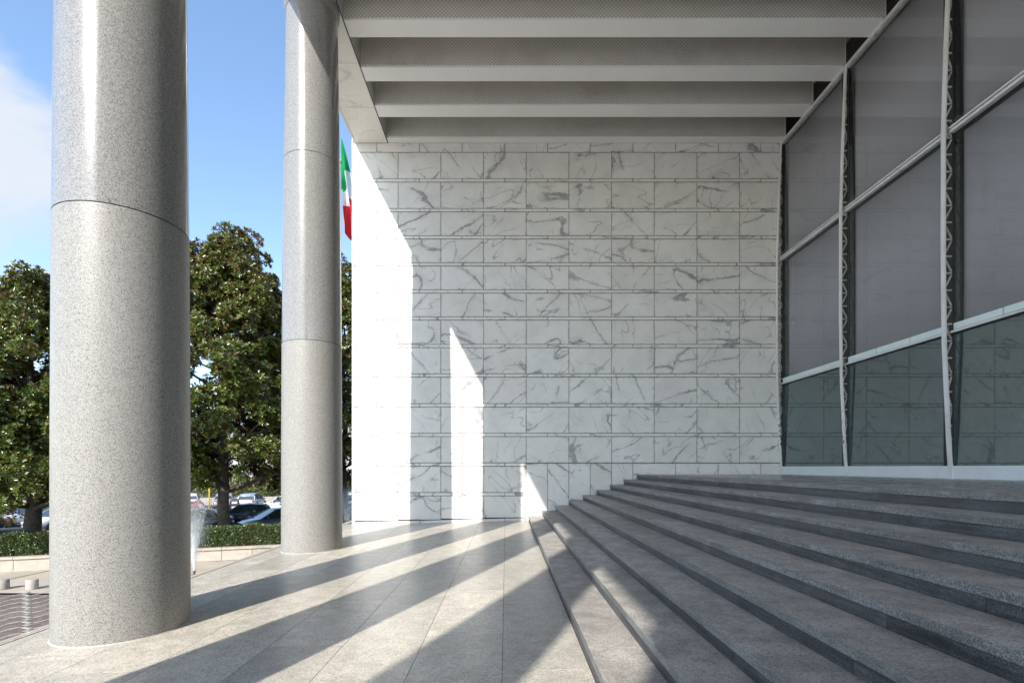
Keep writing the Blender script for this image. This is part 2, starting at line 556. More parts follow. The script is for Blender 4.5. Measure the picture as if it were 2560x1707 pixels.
def mat_cobble():
    m, t = material('cobbled_ground')
    tc = t.n('TexCoord')
    p = tc.outputs['Object']
    v = t.n('TexVoronoi', {'Vector': p, 'Scale': 8.5, 'Randomness': 0.55}, feature='DISTANCE_TO_EDGE')
    gap = t.m('SUBTRACT', 1.0, t.ss(v.outputs[0], 0.02, 0.09))
    vc = t.n('TexVoronoi', {'Vector': p, 'Scale': 8.5, 'Randomness': 0.55})
    tone = t.n('SeparateColor', {0: vc.outputs['Color']}).outputs[0]
    base = t.mix(tone, (0.13, 0.097, 0.08), (0.215, 0.165, 0.14))
    base = t.mix(t.m('MULTIPLY', gap, 0.8), base, (0.06, 0.05, 0.042))
    base = t.mix(t.m('MULTIPLY', t.ss(t.noise(p, 0.5, 4.0), 0.4, 0.7), 0.4), base, (0.25, 0.20, 0.155))
    t.out(pbr(t, base, 0.75, bump(t, t.m('SUBTRACT', 1.0, gap), 0.6, 0.02)))
    return m


M['cobble'] = mat_cobble()
M['pale_paving'] = mat_plain('pale_paving', (0.46, 0.40, 0.325), 0.75, var=0.12, scale=0.8, bumps=0.1, dirt=0.2, dirtc=(0.30, 0.24, 0.18))
M['pale_stone'] = mat_plain('pale_square_stone', (0.72, 0.685, 0.62), 0.75, var=0.10, scale=0.8, bumps=0.1)
M['inlay'] = mat_plain('white_inlay', (0.46, 0.43, 0.38), 0.7, var=0.15, scale=9.0)

# ---------------------------------------------------------------- measures
B = 0.0253                     # fall of the portico floor towards its outer edge
YW = 15.23                     # face of the marble end wall
PX = YW / 1280.0


def wx(px):
    return (px - 1265) * PX


def wz(py):
    return EYE + (1168 - py) * PX


ZS = EYE + 9.63                # soffit level
COLX, COL_Y1, COL_STEP, COL_R = -4.047, 5.433, 5.258, 0.598
XG = 8.20                      # glass wall
STEP0, TREAD, RISE, NSTEP = 0.668, 0.405, 0.1515, 9
ZL = 1.395                     # landing
YB = -12.6                     # portico cut short behind the viewpoint, open end left to let in skylight
ZP = EYE - 4.05                # the square in front of the building

# ---------------------------------------------------------------- ground of the square
gm = box_mesh('ground', 2400, 2400, 0.6, origin=(-1200, -1200, -0.6))
ground = tag(link_mesh('ground', gm, M['asphalt'], loc=(0, 0, ZP - 0.03)), kind='structure')


def sheet(name, pts, z0, z1, mat, parent=None):
    bm = bmesh.new()
    lo = [bm.verts.new((x, y, z0)) for x, y in pts]
    hi = [bm.verts.new((x, y, z1)) for x, y in pts]
    bm.faces.new(lo[::-1])
    bm.faces.new(hi)
    n = len(pts)
    for i in range(n):
        bm.faces.new((lo[i], lo[(i + 1) % n], hi[(i + 1) % n], hi[i]))
    return link_mesh(name, bm_done(bm, name), mat, parent)


PD = Vector((9.38, 3.25, 0)).normalized()      # run of the planter wall
PN = Vector((-PD.y, PD.x, 0))                  # away from the building
P0 = Vector((-19.55, 19.78, 0))


def pl(s, d):
    v = P0 + PD * s + PN * d
    return (v.x, v.y)


cob = sheet('cobbled_square', [(-24, 7.0), (-5.2, 7.0), (-5.2, 16.2), (-24, 16.73)], ZP - 0.02, ZP, M['cobble'])
tag(cob, kind='structure')
sq = sheet('stone_square', [(-90, -90), (30, -90), (30, -12.7), (-5.2, -12.7), (-5.2, 6.98), (-24.02, 6.98), (-24.02, 17.0), (-90, 17.0)], ZP - 0.02, ZP, M['pale_stone'])  # unseen ground, its stone made paler to bounce light under the roof
tag(sq, kind='structure')
pav = sheet('pale_pavement', [(-90, 17.02), (-24.02, 17.02), (-24.02, 16.75), (-5.2, 16.22), (-5.2, 24.6), pl(-30, 0.2), (-90, 8.2 + 9)], ZP - 0.02, ZP + 0.001, M['pale_paving'])
tag(pav, kind='structure')
gut = sheet('gutter_line', [(-18.06, 17.3), (-17.98, 17.3), (-17.9, 20.3), (-17.98, 20.3)], ZP - 0.01, ZP + 0.006, M['joint'])
tag(gut, kind='structure')

# white inlay: rows of pale stones running with the facade, joined by a scalloped seam
inl = empty('paving_inlay', (0, 0, ZP))
tag(inl, kind='structure')


def ribbon(name, pts, w, z, mat, parent):
    bm = bmesh.new()
    pr = None
    for i, p in enumerate(pts):
        a, b = Vector(pts[max(i - 1, 0)]), Vector(pts[min(i + 1, len(pts) - 1)])
        d = (b - a).normalized()
        n = Vector((-d.y, d.x))
        l, r = Vector(p) + n * w / 2, Vector(p) - n * w / 2
        q = [bm.verts.new((l.x, l.y, 0)), bm.verts.new((r.x, r.y, 0)), bm.verts.new((l.x, l.y, z)), bm.verts.new((r.x, r.y, z))]
        if pr:
            bm.faces.new((pr[2], pr[3], q[3], q[2]))
            bm.faces.new((pr[0], pr[2], q[2], q[0]))
            bm.faces.new((pr[3], pr[1], q[1], q[3]))
        pr = q
    return link_mesh(name, bm_done(bm, name), mat, parent)


for k in range(10):
    x = -11.55 - 0.452 * k
    ys = -x * 1.062                                 # seam: about 45 degrees off the facade
    ribbon('inlay_row', [(x, ys - 6.0), (x, ys - 0.42)], 0.05, 0.005, M['inlay'], inl)
    ribbon('inlay_row', [(x - 0.24, ys + 0.75), (x - 0.24, ys + 7.0)], 0.045, 0.005, M['inlay'], inl)
    pts = []
    for i in range(15):
        u = i / 14
        pts.append((x - 0.24 * (u ** 1.5) + 0.20 * math.sin(math.pi * 2 * u), ys - 0.42 + 1.17 * u + 0.10 * math.sin(math.pi * 2 * u)))
    ribbon('inlay_scallop', pts, 0.085, 0.0055, M['inlay'], inl)

# ---------------------------------------------------------------- portico floor
floor = empty('portico_floor')
tag(floor, kind='structure')
TILT = -math.atan(B)
base = box('floor_bed', (-4.99, YB, -2.45), (0.72, YW + 0.6, -0.17), M['joint'], floor)
bed = box('joint_bed', (0, 0, 0), (1, 1, 1), M['joint'], floor)
bpy.data.objects.remove(bed)
bm = bmesh.new()
vs = []
for x in (-4.985, 0.70):
    for y in (YB, YW + 0.5):
        for z in (-0.17, B * x - 0.0035):
            vs.append(bm.verts.new((x, y, z)))
for f in ((0, 1, 3, 2), (4, 6, 7, 5), (0, 4, 5, 1), (2, 3, 7, 6), (1, 5, 7, 3), (0, 2, 6, 4)):
    bm.faces.new([vs[i] for i in f])
link_mesh('joint_bed', bm_done(bm, 'joint_bed'), M['joint'], floor)
edges = [-4.895, -4.42, -3.72, -2.98, -2.2, -1.5, -0.77, -0.03, 0.662]
slab_mesh = {}


def slab(x0, x1, y0, y1, g=0.005, name='floor_slab', mat=None):
    key = (round(x1 - x0, 3), round(y1 - y0, 3), name)
    if key not in slab_mesh:
        me = box_mesh(name, x1 - x0 - g, y1 - y0 - g, 0.03, 0.0, origin=(g / 2, g / 2, -0.03))
        me.materials.append(mat or M['floor'])
        slab_mesh[key] = me
    o = link_mesh(name, slab_mesh[key], None, floor, (x0, y0, B * x0), (0, TILT, 0))
    return o


for i, (a, b) in enumerate(zip(edges, edges[1:])):
    y = YW - (0.35 + 0.83 * (i * 37 % 5) / 2.3)
    top = YW + 0.35 if i == 0 else YW
    slab(a, b, y, top)
    k = 0
    while y > -3.0:
        L = (1.62, 1.95, 1.78, 2.1)[(i * 3 + k * 5) % 4]
        slab(a, b, y - L, y)
        y -= L
        k += 1
    slab(a, b, YB, y)
ln = link_mesh('mortar_line', box_mesh('mortar_line', 0.014, YW - YB, 0.02, origin=(-0.007, 0, -0.02)), M['sealant'], floor, (-4.42, YB, B * -4.42 + 0.002), (0, TILT, 0))
y = YW + 0.4
while y > YB:
    slab(-4.965, -4.92, y - 2.6, y, 0.004, 'edge_strip')
    y -= 2.6

# outer retaining face of the platform
plat = empty('platform_wall', (-5.0, 0, ZP))
tag(plat, 'travertine retaining wall that carries the outer edge of the portico floor', 'wall')
y = YB
me = box_mesh('stone_block', 0.12, 1.98, 0.76, 0.006)
me.materials.append(M['travertine'])
while y < YW + 30:
    for k in range(3):
        link_mesh('stone_block', me, None, plat, (-0.07, y, 0.01 + 0.77 * k))
    y += 2.0

# ---------------------------------------------------------------- stairs
stairs = empty('granite_stairs', (STEP0, 0, 0))
tag(stairs, 'long flight of nine dark granite steps rising to the glass wall', 'stairs')
ZF = B * STEP0


def step_z(k):
    return ZF + RISE * k * (ZL - ZF) / (RISE * NSTEP)


bm = bmesh.new()
for k in range(1, NSTEP + 1):
    xa = STEP0 + TREAD * (k - 1) + 0.03
    xb = STEP0 + TREAD * k + 0.03 if k < NSTEP else XG + 0.6
    bm_box(bm, xa - STEP0, xb - STEP0, YB, YW + 0.45, -2.0, step_z(k) - 0.075)
link_mesh('stair_core', bm_done(bm, 'stair_core'), M['joint'], stairs)
NOSE = 0.060
mesh_cache = {}


def stair_piece(name, sx, sy, sz, mat, bevel):
    key = (name, round(sx, 3), round(sy, 3), round(sz, 3))
    if key not in mesh_cache:
        me = box_mesh(name, sx, sy, sz, bevel)
        for mm in (mat if isinstance(mat, (list, tuple)) else [mat]):
            me.materials.append(mm)
        if isinstance(mat, (list, tuple)):
            for p in me.polygons:
                p.material_index = 1 if p.normal.x < -0.3 else 0
        mesh_cache[key] = me
    return mesh_cache[key]


for k in range(1, NSTEP + 1):
    zt = step_z(k)
    x = STEP0 + TREAD * (k - 1)
    y = YW - 0.003
    j = 0
    while y > YB:
        L = (2.42, 1.86, 2.15, 2.68)[(k * 5 + j * 3) % 4] if j else 0.7 + 0.45 * (k * 7 % 4)
        w = TREAD + 0.05 if k < NSTEP else 0.62
        me = stair_piece('tread', w - 0.004, L - 0.0025, NOSE, [M['tread'], M['nosing']], 0.002)
        dz = rnd.uniform(-0.0015, 0.0015)
        link_mesh('tread', me, None, stairs, (x - STEP0 - 0.012, y - L, zt - NOSE + dz))
        y -= L
        j += 1
    y = YW - 0.003
    j = 0
    zb = step_z(k - 1) if k > 1 else ZF
    while y > YB:
        L = (2.05, 2.5, 1.7, 2.3)[(k * 3 + j * 7) % 4] if j else 1.3 + 0.3 * (k % 3)
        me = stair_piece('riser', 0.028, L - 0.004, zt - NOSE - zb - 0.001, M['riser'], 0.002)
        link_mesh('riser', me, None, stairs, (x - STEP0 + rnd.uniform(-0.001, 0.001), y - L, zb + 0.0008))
        y -= L
        j += 1

landing = empty('landing', (0, 0, ZL))
tag(landing, kind='structure')
xl = STEP0 + TREAD * (NSTEP - 1) - 0.012 + 0.62
xs = [xl, xl + 0.95, xl + 1.95, xl + 2.95, XG + 0.25]
for i, (a, b) in enumerate(zip(xs, xs[1:])):
    y = YW - 0.003
    j = 0
    while y > YB:
        L = (1.9, 2.3, 2.1)[(i + j) % 3] if j else 0.9 + 0.5 * i
        key = ('l', i, L)
        if key not in mesh_cache:
            me = box_mesh('landing_slab', b - a - 0.004, L - 0.004, 0.05, 0.001, origin=(0, 0, -0.05))
            me.materials.append(M['landing'])
            mesh_cache[key] = me
        link_mesh('landing_slab', mesh_cache[key], None, landing, (a, y - L, 0))
        y -= L
        j += 1

# ---------------------------------------------------------------- marble end wall
wall = empty('marble_wall', (0, YW, 0))
tag(wall, 'tall white veined marble wall closing the end of the portico', 'wall')
G = 0.019
box('wall_core', (wx(880) + 0.02, YW + 0.007, ZP), (XG + 14, YW + 1.2, ZS + 1.9), M['joint'], wall)
panel_meshes = {}


def panel(name, px0, px1, py0, py1, proud=0.0, g=0.013, h=0.016, th=0.03, bev=0.002):
    x0, x1, z0, z1 = wx(px0), wx(px1), wz(py1), wz(py0)
    key = (name, round(x1 - x0, 3), round(z1 - z0, 3))
    if key not in panel_meshes:
        me = box_mesh(name, x1 - x0 - g, th, z1 - z0 - h, bev, origin=(g / 2, 0, h / 2))
        me.materials.append(M['marble'])
        panel_meshes[key] = me
    return link_mesh(name, panel_meshes[key], None, wall, (x0, -proud, z0))


rows = [381.3, 451.4, 525.7, 593.6, 660.9, 728.4, 796.0, 864.8, 938.3, 1012.8, 1086.7, 1160.8, 1234.8]
HS = 4.1        # half height of the thin courses, px
tilep = 106.73
jx = [888.6 + tilep * i for i in range(11)]
jx[-1] = 1956.5
hx = [880] + [888.6 + tilep * (i + 0.5) for i in range(10)] + [1956.5]
for i in range(11):                        # low top course
    panel('marble_cap', hx[i], hx[i + 1], 357.6, 381.3, rnd.uniform(-0.002, 0.002))
for ri in range(12):
    a = rows[ri] + (0 if ri == 0 else HS)
    b = rows[ri + 1] - HS
    cols = range(10)
    for i in cols:
        if ri == 11 and jx[i] > 1300:
            continue
        panel('marble_panel', jx[i], jx[i + 1], a, b, rnd.uniform(-0.0025, 0.0025))
    panel('marble_quoin', 880, jx[0], a, b)
    if ri < 11:
        yb = rows[ri + 1]
        for i in range(11):
            if ri == 10 and hx[i] > 1300:
                continue
            x1 = hx[i + 1]
            if ri == 10 and x1 > 1315.53:
                x1 = jx[4]
            panel('marble_strip', hx[i], x1, yb - HS, yb + HS, 0.004)
# the two lowest courses only run as far as the stairs
for i in range(5):
    x1 = min(hx[i + 1], jx[4])
    panel('marble_strip', hx[i], x1, rows[12] - HS, rows[12] + HS, 0.004)
for i in range(4):
    x0, x1 = jx[i], jx[i + 1]
    panel('marble_panel', x0, x1, rows[12] + HS, 1303.5 - 0.0253 * (x0 + 53 - 880) - 0.2, 0.0)
panel('marble_quoin', 880, jx[0], rows[12] + HS, 1303.5)
# plinth strip that follows the falling floor
for i in range(5):
    x0, x1 = wx(hx[i]), wx(min(hx[i + 1], jx[4]))
    bm = bmesh.new()
    for yy in (-0.006, 0.03):
        for x in (x0 + 0.006, x1 - 0.006):
            for z in (B * x + 0.003, B * x + 0.083):
                bm.verts.new((x, yy, z))
    bm.verts.ensure_lookup_table()
    v = bm.verts
    for f in ((0, 1, 3, 2), (4, 6, 7, 5), (0, 4, 5, 1), (2, 3, 7, 6), (1, 5, 7, 3), (0, 2, 6, 4)):
        bm.faces.new([v[q] for q in f])
    link_mesh('plinth_strip', bm_done(bm, 'plinth_strip'), M['marble'], wall)
# upright panels beside the steps
half = [1315.53 + tilep / 2 * i for i in range(6)] + [1689.0, 1795.7, 1902.4, 1956.5]
half[4:6] = [1528.9, 1582.3]
for a, b in zip(half, half[1:]):
    panel('marble_panel', a, b, 1157.2, 1310 if a < 1480 else 1230, 0.0)

# side cladding of the wall, seen only from outside
me = box_mesh('side_slab', 0.03, 1.17, 0.80, 0.002)
me.materials.append(M['marble'])
z = ZP
while z < ZS + 1.0:
    link_mesh('side_slab', me, None, wall, (wx(880) - 0.012, 0.033, z))
    z += 0.813

# ---------------------------------------------------------------- portico roof: beams, perforated panels, fascia
roof = empty('portico_roof', (0, 0, ZS))
tag(roof, 'flat portico roof with white beams, perforated side panels and a marble edge', 'roof')
XF0, XF1 = -4.51, -3.50
beams = []
yb = 14.995
pitch = 1.305
bw = 0.455
beam_me = box_mesh('beam', XG - 0.06 - XF1, bw, 1.5, 0.008, origin=(0, 0, 0))
beam_me.materials.append(M['beam'])
perf_me = box_mesh('perforated_panel', XG - 0.05 - XF1 - 0.004, 0.02, 1.40, 0.0, origin=(0.002, -0.022, 0.045))
perf_me.materials.append(M['perforated'])
end_me = box_mesh('panel_edge', 0.02, 0.05, 1.4, 0.0, origin=(XG - 0.05 - XF1, -0.028, 0.045))
end_me.materials.append(M['beam'])
b4 = link_mesh('wall_beam', box_mesh('wall_beam', XG - XF1, YW - yb - 0.003, 1.5, 0.006), M['beam'], roof, (XF1, yb, 0.002))
y = yb
first = True
while y > YB:
    link_mesh('perforated_panel', perf_me, None, roof, (XF1, y - 0.003, 0))
    link_mesh('panel_edge', end_me, None, roof, (XF1, y - 0.003, 0))
    y -= (yb - 13.64) if first else pitch
    first = False
    link_mesh('beam', beam_me, None, roof, (XF1, y, rnd.uniform(-0.003, 0.003)))
box('ceiling_slab', (XF0 + 0.06, YB, ZS + 1.502), (XG + 3.0, YW + 1.2, ZS + 1.9), M['ceiling'], roof)
box('fascia_core', (XF0 + 0.035, YB, ZS + 0.032), (XF1 - 0.022, YW + 0.9, ZS + 1.5), M['joint'], roof)
box('fascia_side', (XF1 - 0.021, YB, ZS + 0.012), (XF1 - 0.001, YW - 0.004, ZS + 1.499), M['fascia_side'], roof)
sof_me = box_mesh('soffit_panel', XF1 - XF0 - 0.085, 1.49, 0.03, 0.002, origin=(0.06, 0.004, 0))
sof_me.materials.append(M['soffit_marble'])
face_me = box_mesh('fascia_panel', 0.03, 1.49, 1.5, 0.003, origin=(0, 0.004, 0.002))
face_me.materials.append(M['soffit_marble'])
lip_me = box_mesh('edge_lip', 0.048, 1.494, 0.03, 0.002, origin=(0.002, 0.002, 0))
lip_me.materials.append(M['soffit_marble'])
trim_me = box_mesh('soffit_trim', 0.02, 1.499, 0.012, 0.0)
trim_me.materials.append(M['dark_metal'])
y = YW - 0.01
while y > YB - 1:
    link_mesh('soffit_panel', sof_me, None, roof, (XF0, y - 1.5, rnd.uniform(-0.001, 0.001)))
    link_mesh('fascia_panel', face_me, None, roof, (XF0, y - 1.5, 0.031))
    link_mesh('edge_lip', lip_me, None, roof, (XF0, y - 1.5, 0))
    link_mesh('soffit_trim', trim_me, None, roof, (XF1 - 0.021, y - 1.5, -0.001))
    y -= 1.5
# plain end of the void above the glass
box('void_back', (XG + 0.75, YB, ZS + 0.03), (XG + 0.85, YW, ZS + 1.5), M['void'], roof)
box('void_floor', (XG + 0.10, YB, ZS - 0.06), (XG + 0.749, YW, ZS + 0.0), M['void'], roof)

# ---------------------------------------------------------------- columns
def col_r(z):
    return COL_R * (1 - 0.00122 * z * z)


def column_meshes():
    out = {}
    J1, J2 = EYE + 2.525, EYE + 6.285
    ztop = EYE + 9.36
    for name, a, b in (('drum', -0.16, J1), ('drum2', J1, J2), ('drum3', J2, ztop)):
        n = 14
        c = 0.0055
        pr = []
        for i in range(n + 1):
            zz = a + c + (b - a - 2 * c) * i / n
            pr.append((col_r(zz), zz))
        me = lathe_mesh('drum', pr, 160, caps=False)
        me.materials.append(M['col_low'] if name == 'drum' else M['col_up'])
        out[name] = me
    out['core'] = lathe_mesh('joint_core', [(col_r(z) - 0.007, z) for z in (-0.1, 2.0, J1, 6.0, J2, 10.0, ztop + 0.01)], 96)
    out['core'].materials.append(M['joint'])
    r = col_r(ztop)
    pr = [(r - 0.004, ztop + 0.002), (r + 0.004, ztop + 0.006)]
    for i in range(1, 9):
        a = i / 8
        pr.append((r + 0.004 + 0.038 * math.sin(a * math.pi / 2), ztop + 0.006 + 0.13 * a))
    pr += [(r + 0.042, ztop + 0.19), (r + 0.02, ztop + 0.20), (r - 0.03, ztop + 0.205)]
    out['collar'] = lathe_mesh('collar', pr, 128, caps=False)
    out['collar'].materials.append(M['col_up'])
    out['neck'] = lathe_mesh('neck', [(r - 0.03, ztop + 0.2), (r - 0.03, ZS + 0.01)], 96)
    out['neck'].materials.append(M['dark_metal'])
    # sealant bead that follows the sloping floor
    bm = bmesh.new()
    seg = 96
    rings = []
    for rr, dz in ((COL_R - 0.002, 0.010), (COL_R + 0.006, 0.008), (COL_R + 0.010, 0.001)):
        ring = []
        for i in range(seg):
            a = 2 * math.pi * i / seg
            x = rr * math.cos(a)
            ring.append(bm.verts.new((x, rr * math.sin(a), B * (COLX + x) + dz)))
        rings.append(ring)
    for p, q in zip(rings, rings[1:]):
        for i in range(seg):
            bm.faces.new((p[i], p[(i + 1) % seg], q[(i + 1) % seg], q[i]))
    out['bead'] = bm_done(bm, 'sealant_bead', smooth=True)
    out['bead'].materials.append(M['sealant'])
    return out


cm = column_meshes()
col0 = empty('granite_column', (COLX, COL_Y1, 0))
for k, nm in (('drum', 'drum'), ('drum2', 'drum'), ('drum3', 'drum'), ('core', 'joint_core'), ('collar', 'collar'), ('neck', 'neck'), ('bead', 'sealant_bead')):
    link_mesh(nm, cm[k], None, col0)
tag(col0, 'massive speckled grey granite column with a twig stuck in its joint', 'column', 'granite columns of the portico')
for i in (1, -1, -2, -3, -4):
    c = copy_tree(col0)
    c.location = (COLX, COL_Y1 + COL_STEP * i, 0)
    c['label'] = ('grey granite column with a collar under the roof, standing before the flag' if i == 1 else
                  'granite column of the row that throws its shadow across the floor from outside the picture')
# twig in the joint of the first column
d = Vector((265 - 1265, 1280, 0)).normalized()
zj = EYE + 2.525
cx, cy = COLX, COL_Y1
dirc = Vector((-cx, -cy, 0)).normalized()
rot = Matrix.Rotation(-0.18, 3, 'Z') @ dirc
p0 = Vector((cx, cy, zj)) + rot * (col_r(zj) - 0.01)
tw = link_mesh('twig', tube_mesh('twig', [[(p0, 0.004), (p0 + Vector((0.0, 0, 0.0)) + rot * 0.03 + Vector((-0.02, 0, 0.03)), 0.003), (p0 + rot * 0.05 + Vector((-0.045, 0, 0.06)), 0.0015)]], 6), M['bark'])
tag(tw, 'small dark twig stuck in the joint of the big column', 'twig')

# ---------------------------------------------------------------- glass wall
gw = empty('glass_wall', (XG, 0, ZL))
tag(gw, 'tall glass curtain wall with white steel trusses at the head of the stairs', 'glass wall')
MY = [15.16 - 2.885 * i for i in range(12)]
ZR1, ZR2, ZT = EYE + 2.44, EYE + 6.12, ZS
ZK = EYE + 0.03


def chord_off(z):
    pts = [(ZL, 0.005), (ZL + 0.6, 0.05), (ZR1 - 0.2, 0.135), (ZR1 + 1.2, 0.152), (ZR2, 0.150), (ZR2 + 1.4, 0.11), (ZT - 0.5, 0.05), (ZT, 0.03)]
    for (a, p), (b, q) in zip(pts, pts[1:]):
        if z <= b:
            return p + (q - p) * max(0, (z - a)) / (b - a)
    return pts[-1][1]


def build_truss():
    e = bpy.data.objects.new('truss', None)
    C.objects.link(e)
    e.parent = gw
    bm = bmesh.new()
    zs = [ZL + (ZT - ZL) * i / 40 for i in range(41)]
    prev = None
    for z in zs:
        x = -0.035 - chord_off(z)
        q = [bm.verts.new((x - 0.006, -0.042, z - ZL)), bm.verts.new((x - 0.006, 0.042, z - ZL)), bm.verts.new((x + 0.022, 0.042, z - ZL)), bm.verts.new((x + 0.022, -0.042, z - ZL))]
        if prev:
            for i in range(4):
                bm.faces.new((prev[i], prev[(i + 1) % 4], q[(i + 1) % 4], q[i]))
        else:
            bm.faces.new(q)
        prev = q
    bm.faces.new(prev[::-1])
    link_mesh('chord', bm_done(bm, 'chord'), M['chord'], e)
    box_o = box_mesh('rear_chord_dark_plate', 0.026, 0.20, ZT - ZL, 0.002, origin=(-0.028, -0.025, 0))  # chord widened into a near-black plate to darken the gap behind the lacing
    link_mesh('rear_chord_dark_plate', box_o, M['dark_metal'], e)
    z = ZL + 0.35
    k = 0
    while z < ZT - 0.25:
        xa = -0.035 - chord_off(z) + 0.02
        if xa < -0.05:
            bm = bmesh.new()
            bar_mesh(bm, (xa, 0, z - ZL), (-0.03, 0, z - ZL), 0.026, 0.026)
            link_mesh('lacing_bar', bm_done(bm, 'lacing_bar'), M['grey_metal'], e)
        z2 = z + 0.31
        xb = -0.035 - chord_off(z2) + 0.02
        if min(xa, xb) < -0.06 and z2 < ZT - 0.2:
            bm = bmesh.new()
            if k % 2 == 0:
                bar_mesh(bm, (xa, 0, z + 0.02 - ZL), (-0.032, 0, z2 - 0.03 - ZL), 0.022, 0.022)
            else:
                bar_mesh(bm, (-0.032, 0, z + 0.03 - ZL), (xb, 0, z2 - 0.02 - ZL), 0.022, 0.022)
            link_mesh('lacing_bar', bm_done(bm, 'lacing_bar'), M['grey_metal'], e)
        z = z2
        k += 1
    return e


tr0 = build_truss()
tr0.location = (0, MY[0], 0)
for yy in MY[1:6]:
    c = copy_tree(tr0)
    c.location = (0, yy, 0)


def rail(name, y0, y1, z, hi, mat, x0, x1):
    return box(name, (x0, y0, z), (x1, y1, z + hi), mat, gw, 0.003)


spike_paths = []
for i in range(len(MY) - 1):
    ya, yb2 = MY[i + 1], MY[i]
    a, b = ya + 0.03, yb2 - 0.03
    # panes
    for z0, z1 in ((ZK, ZR1 - 0.005), (ZR1 + 0.195, ZR2 - 0.005), (ZR2 + 0.06, ZT)):
        me_key = ('pane', round(z0, 3))
        if me_key not in mesh_cache:
            me = box_mesh('glass_pane', 0.012, b - a, z1 - z0, 0.0)
            me.materials.append(M['glass_low'] if z0 == ZK else M['glass'])
            mesh_cache[me_key] = me
        link_mesh('glass_pane', mesh_cache[me_key], None, gw, (0.0, a, z0 - ZL))
    box('kick_panel', (XG - 0.03, ya + 0.002, ZL), (XG + 0.05, yb2 - 0.002, ZK), M['kick'], gw, 0.004)
    # lower rail
    rail('rail', a, b, ZR1 + 0.012, 0.040, M['white_metal'], XG - 0.075, XG + 0.03)
    rail('rail_gasket', a, b, ZR1 - 0.006, 0.016, M['dark_metal'], XG - 0.035, XG + 0.03)
    # pale teal band just above the lower rail, in three lengths
    for q in range(3):
        s0, s1 = a + (b - a) * q / 3, a + (b - a) * (q + 1) / 3
        box('pale_band', (XG - 0.028, s0 + 0.010, ZR1 + 0.072), (XG + 0.03, s1 - 0.010, ZR1 + 0.19), M['pale_band'], gw, 0.003)
    rail('rail_gasket', a, b, ZR1 + 0.054, 0.014, M['dark_metal'], XG - 0.01, XG + 0.03)
    # middle rail, two bars with a shadow gap
    rail('rail', a, b, ZR2 - 0.02, 0.050, M['white_metal'], XG - 0.10, XG - 0.012)
    rail('rail_gasket', a, b, ZR2 + 0.031, 0.020, M['grey_metal'], XG - 0.075, XG - 0.012)
    rail('rail', a, b, ZR2 + 0.052, 0.032, M['white_metal'], XG - 0.115, XG - 0.012)
    # top rail
    rail('rail', a, b, ZT - 0.10, 0.045, M['grey_metal'], XG - 0.05, XG + 0.04)
    rail('rail', a, b, ZT - 0.052, 0.050, M['white_metal'], XG - 0.075, XG + 0.05)
    if i < 4:
        n = 56
        for q in range(n):
            yy = a + (b - a) * (q + 0.5) / n
            for s in (-1, 0, 1):
                spike_paths.append([((-0.07, yy, ZR2 + 0.082 - ZL), 0.0028), ((-0.07 + 0.05 * s + rnd.uniform(-.01, .01), yy + rnd.uniform(-.02, .02), ZR2 + 0.175 - ZL), 0.0018)])
sp = link_mesh('bird_spikes', tube_mesh('bird_spikes', spike_paths, 3), M['grey_metal'], gw)
sp['kind'] = 'stuff'

# roller blinds behind the two upper tiers
names = ['nearest the marble wall', 'between the two free-standing trusses', 'right of both free-standing trusses']
tiers = [('middle', ZR1 + 0.20, ZR2 - 0.03), ('top', ZR2 + 0.09, ZT - 0.10)]
for i in range(3):
    a, b = MY[i + 1] + 0.12, MY[i] - 0.11
    for tn, z0, z1 in tiers:
        if tn == 'middle':
            z0 += 0.02
        bl = empty('roller_blind', (XG + 0.10, (a + b) / 2, z0))
        tag(bl, 'grey roller blind behind the %s pane %s' % (tn, names[i]), 'blind', 'roller blinds behind the glass wall')
        bm = bmesh.new()
        n = 40
        pv = None
        for q in range(n + 1):
            yy = (b - a) * (q / n - 0.5)
            xx = 0.006 * math.sin(q * 0.9 + i) * math.sin(q * 0.23)
            v0, v1 = bm.verts.new((xx, yy, 0)), bm.verts.new((xx * 0.3, yy, z1 - z0))
            if pv:
                bm.faces.new((pv[0], v0, v1, pv[1]))
            pv = (v0, v1)
        fab = link_mesh('fabric', bm_done(bm, 'fabric', smooth=True), M['blind'], bl)
        sm = fab.modifiers.new('thickness', 'SOLIDIFY')
        sm.thickness = 0.002
        bar = box_mesh('bottom_bar', 0.02, b - a, 0.025, 0.003, origin=(-0.01, -(b - a) / 2, -0.026))
        link_mesh('bottom_bar', bar, M['dark_metal'], bl)
# pull ring of the blind beside the wall
ring = []
for i in range(13):
    a = 2 * math.pi * i / 12
    ring.append(((XG + 0.07, MY[0] - 0.42 + 0.045 * math.cos(a), EYE + 4.15 + 0.045 * math.sin(a)), 0.010))
pr = link_mesh('pull_cord', tube_mesh('pull_cord', [ring, [((XG + 0.07, MY[0] - 0.40, EYE + 4.2), 0.005), ((XG + 0.07, MY[0] - 0.40, ZR2 - 0.05), 0.005)]], 6), M['white_metal'])
tag(pr, 'blind pull cord with a ring, hanging beside the marble wall', 'cord')

# the lobby behind the glass
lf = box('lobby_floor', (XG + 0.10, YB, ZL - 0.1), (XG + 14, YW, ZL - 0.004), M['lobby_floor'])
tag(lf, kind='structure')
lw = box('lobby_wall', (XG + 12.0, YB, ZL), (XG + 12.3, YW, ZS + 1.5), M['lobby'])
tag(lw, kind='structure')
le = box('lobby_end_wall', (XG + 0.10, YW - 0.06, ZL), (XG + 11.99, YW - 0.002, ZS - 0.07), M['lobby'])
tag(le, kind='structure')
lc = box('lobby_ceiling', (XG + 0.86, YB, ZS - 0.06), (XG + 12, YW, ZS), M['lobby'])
tag(lc, kind='structure')

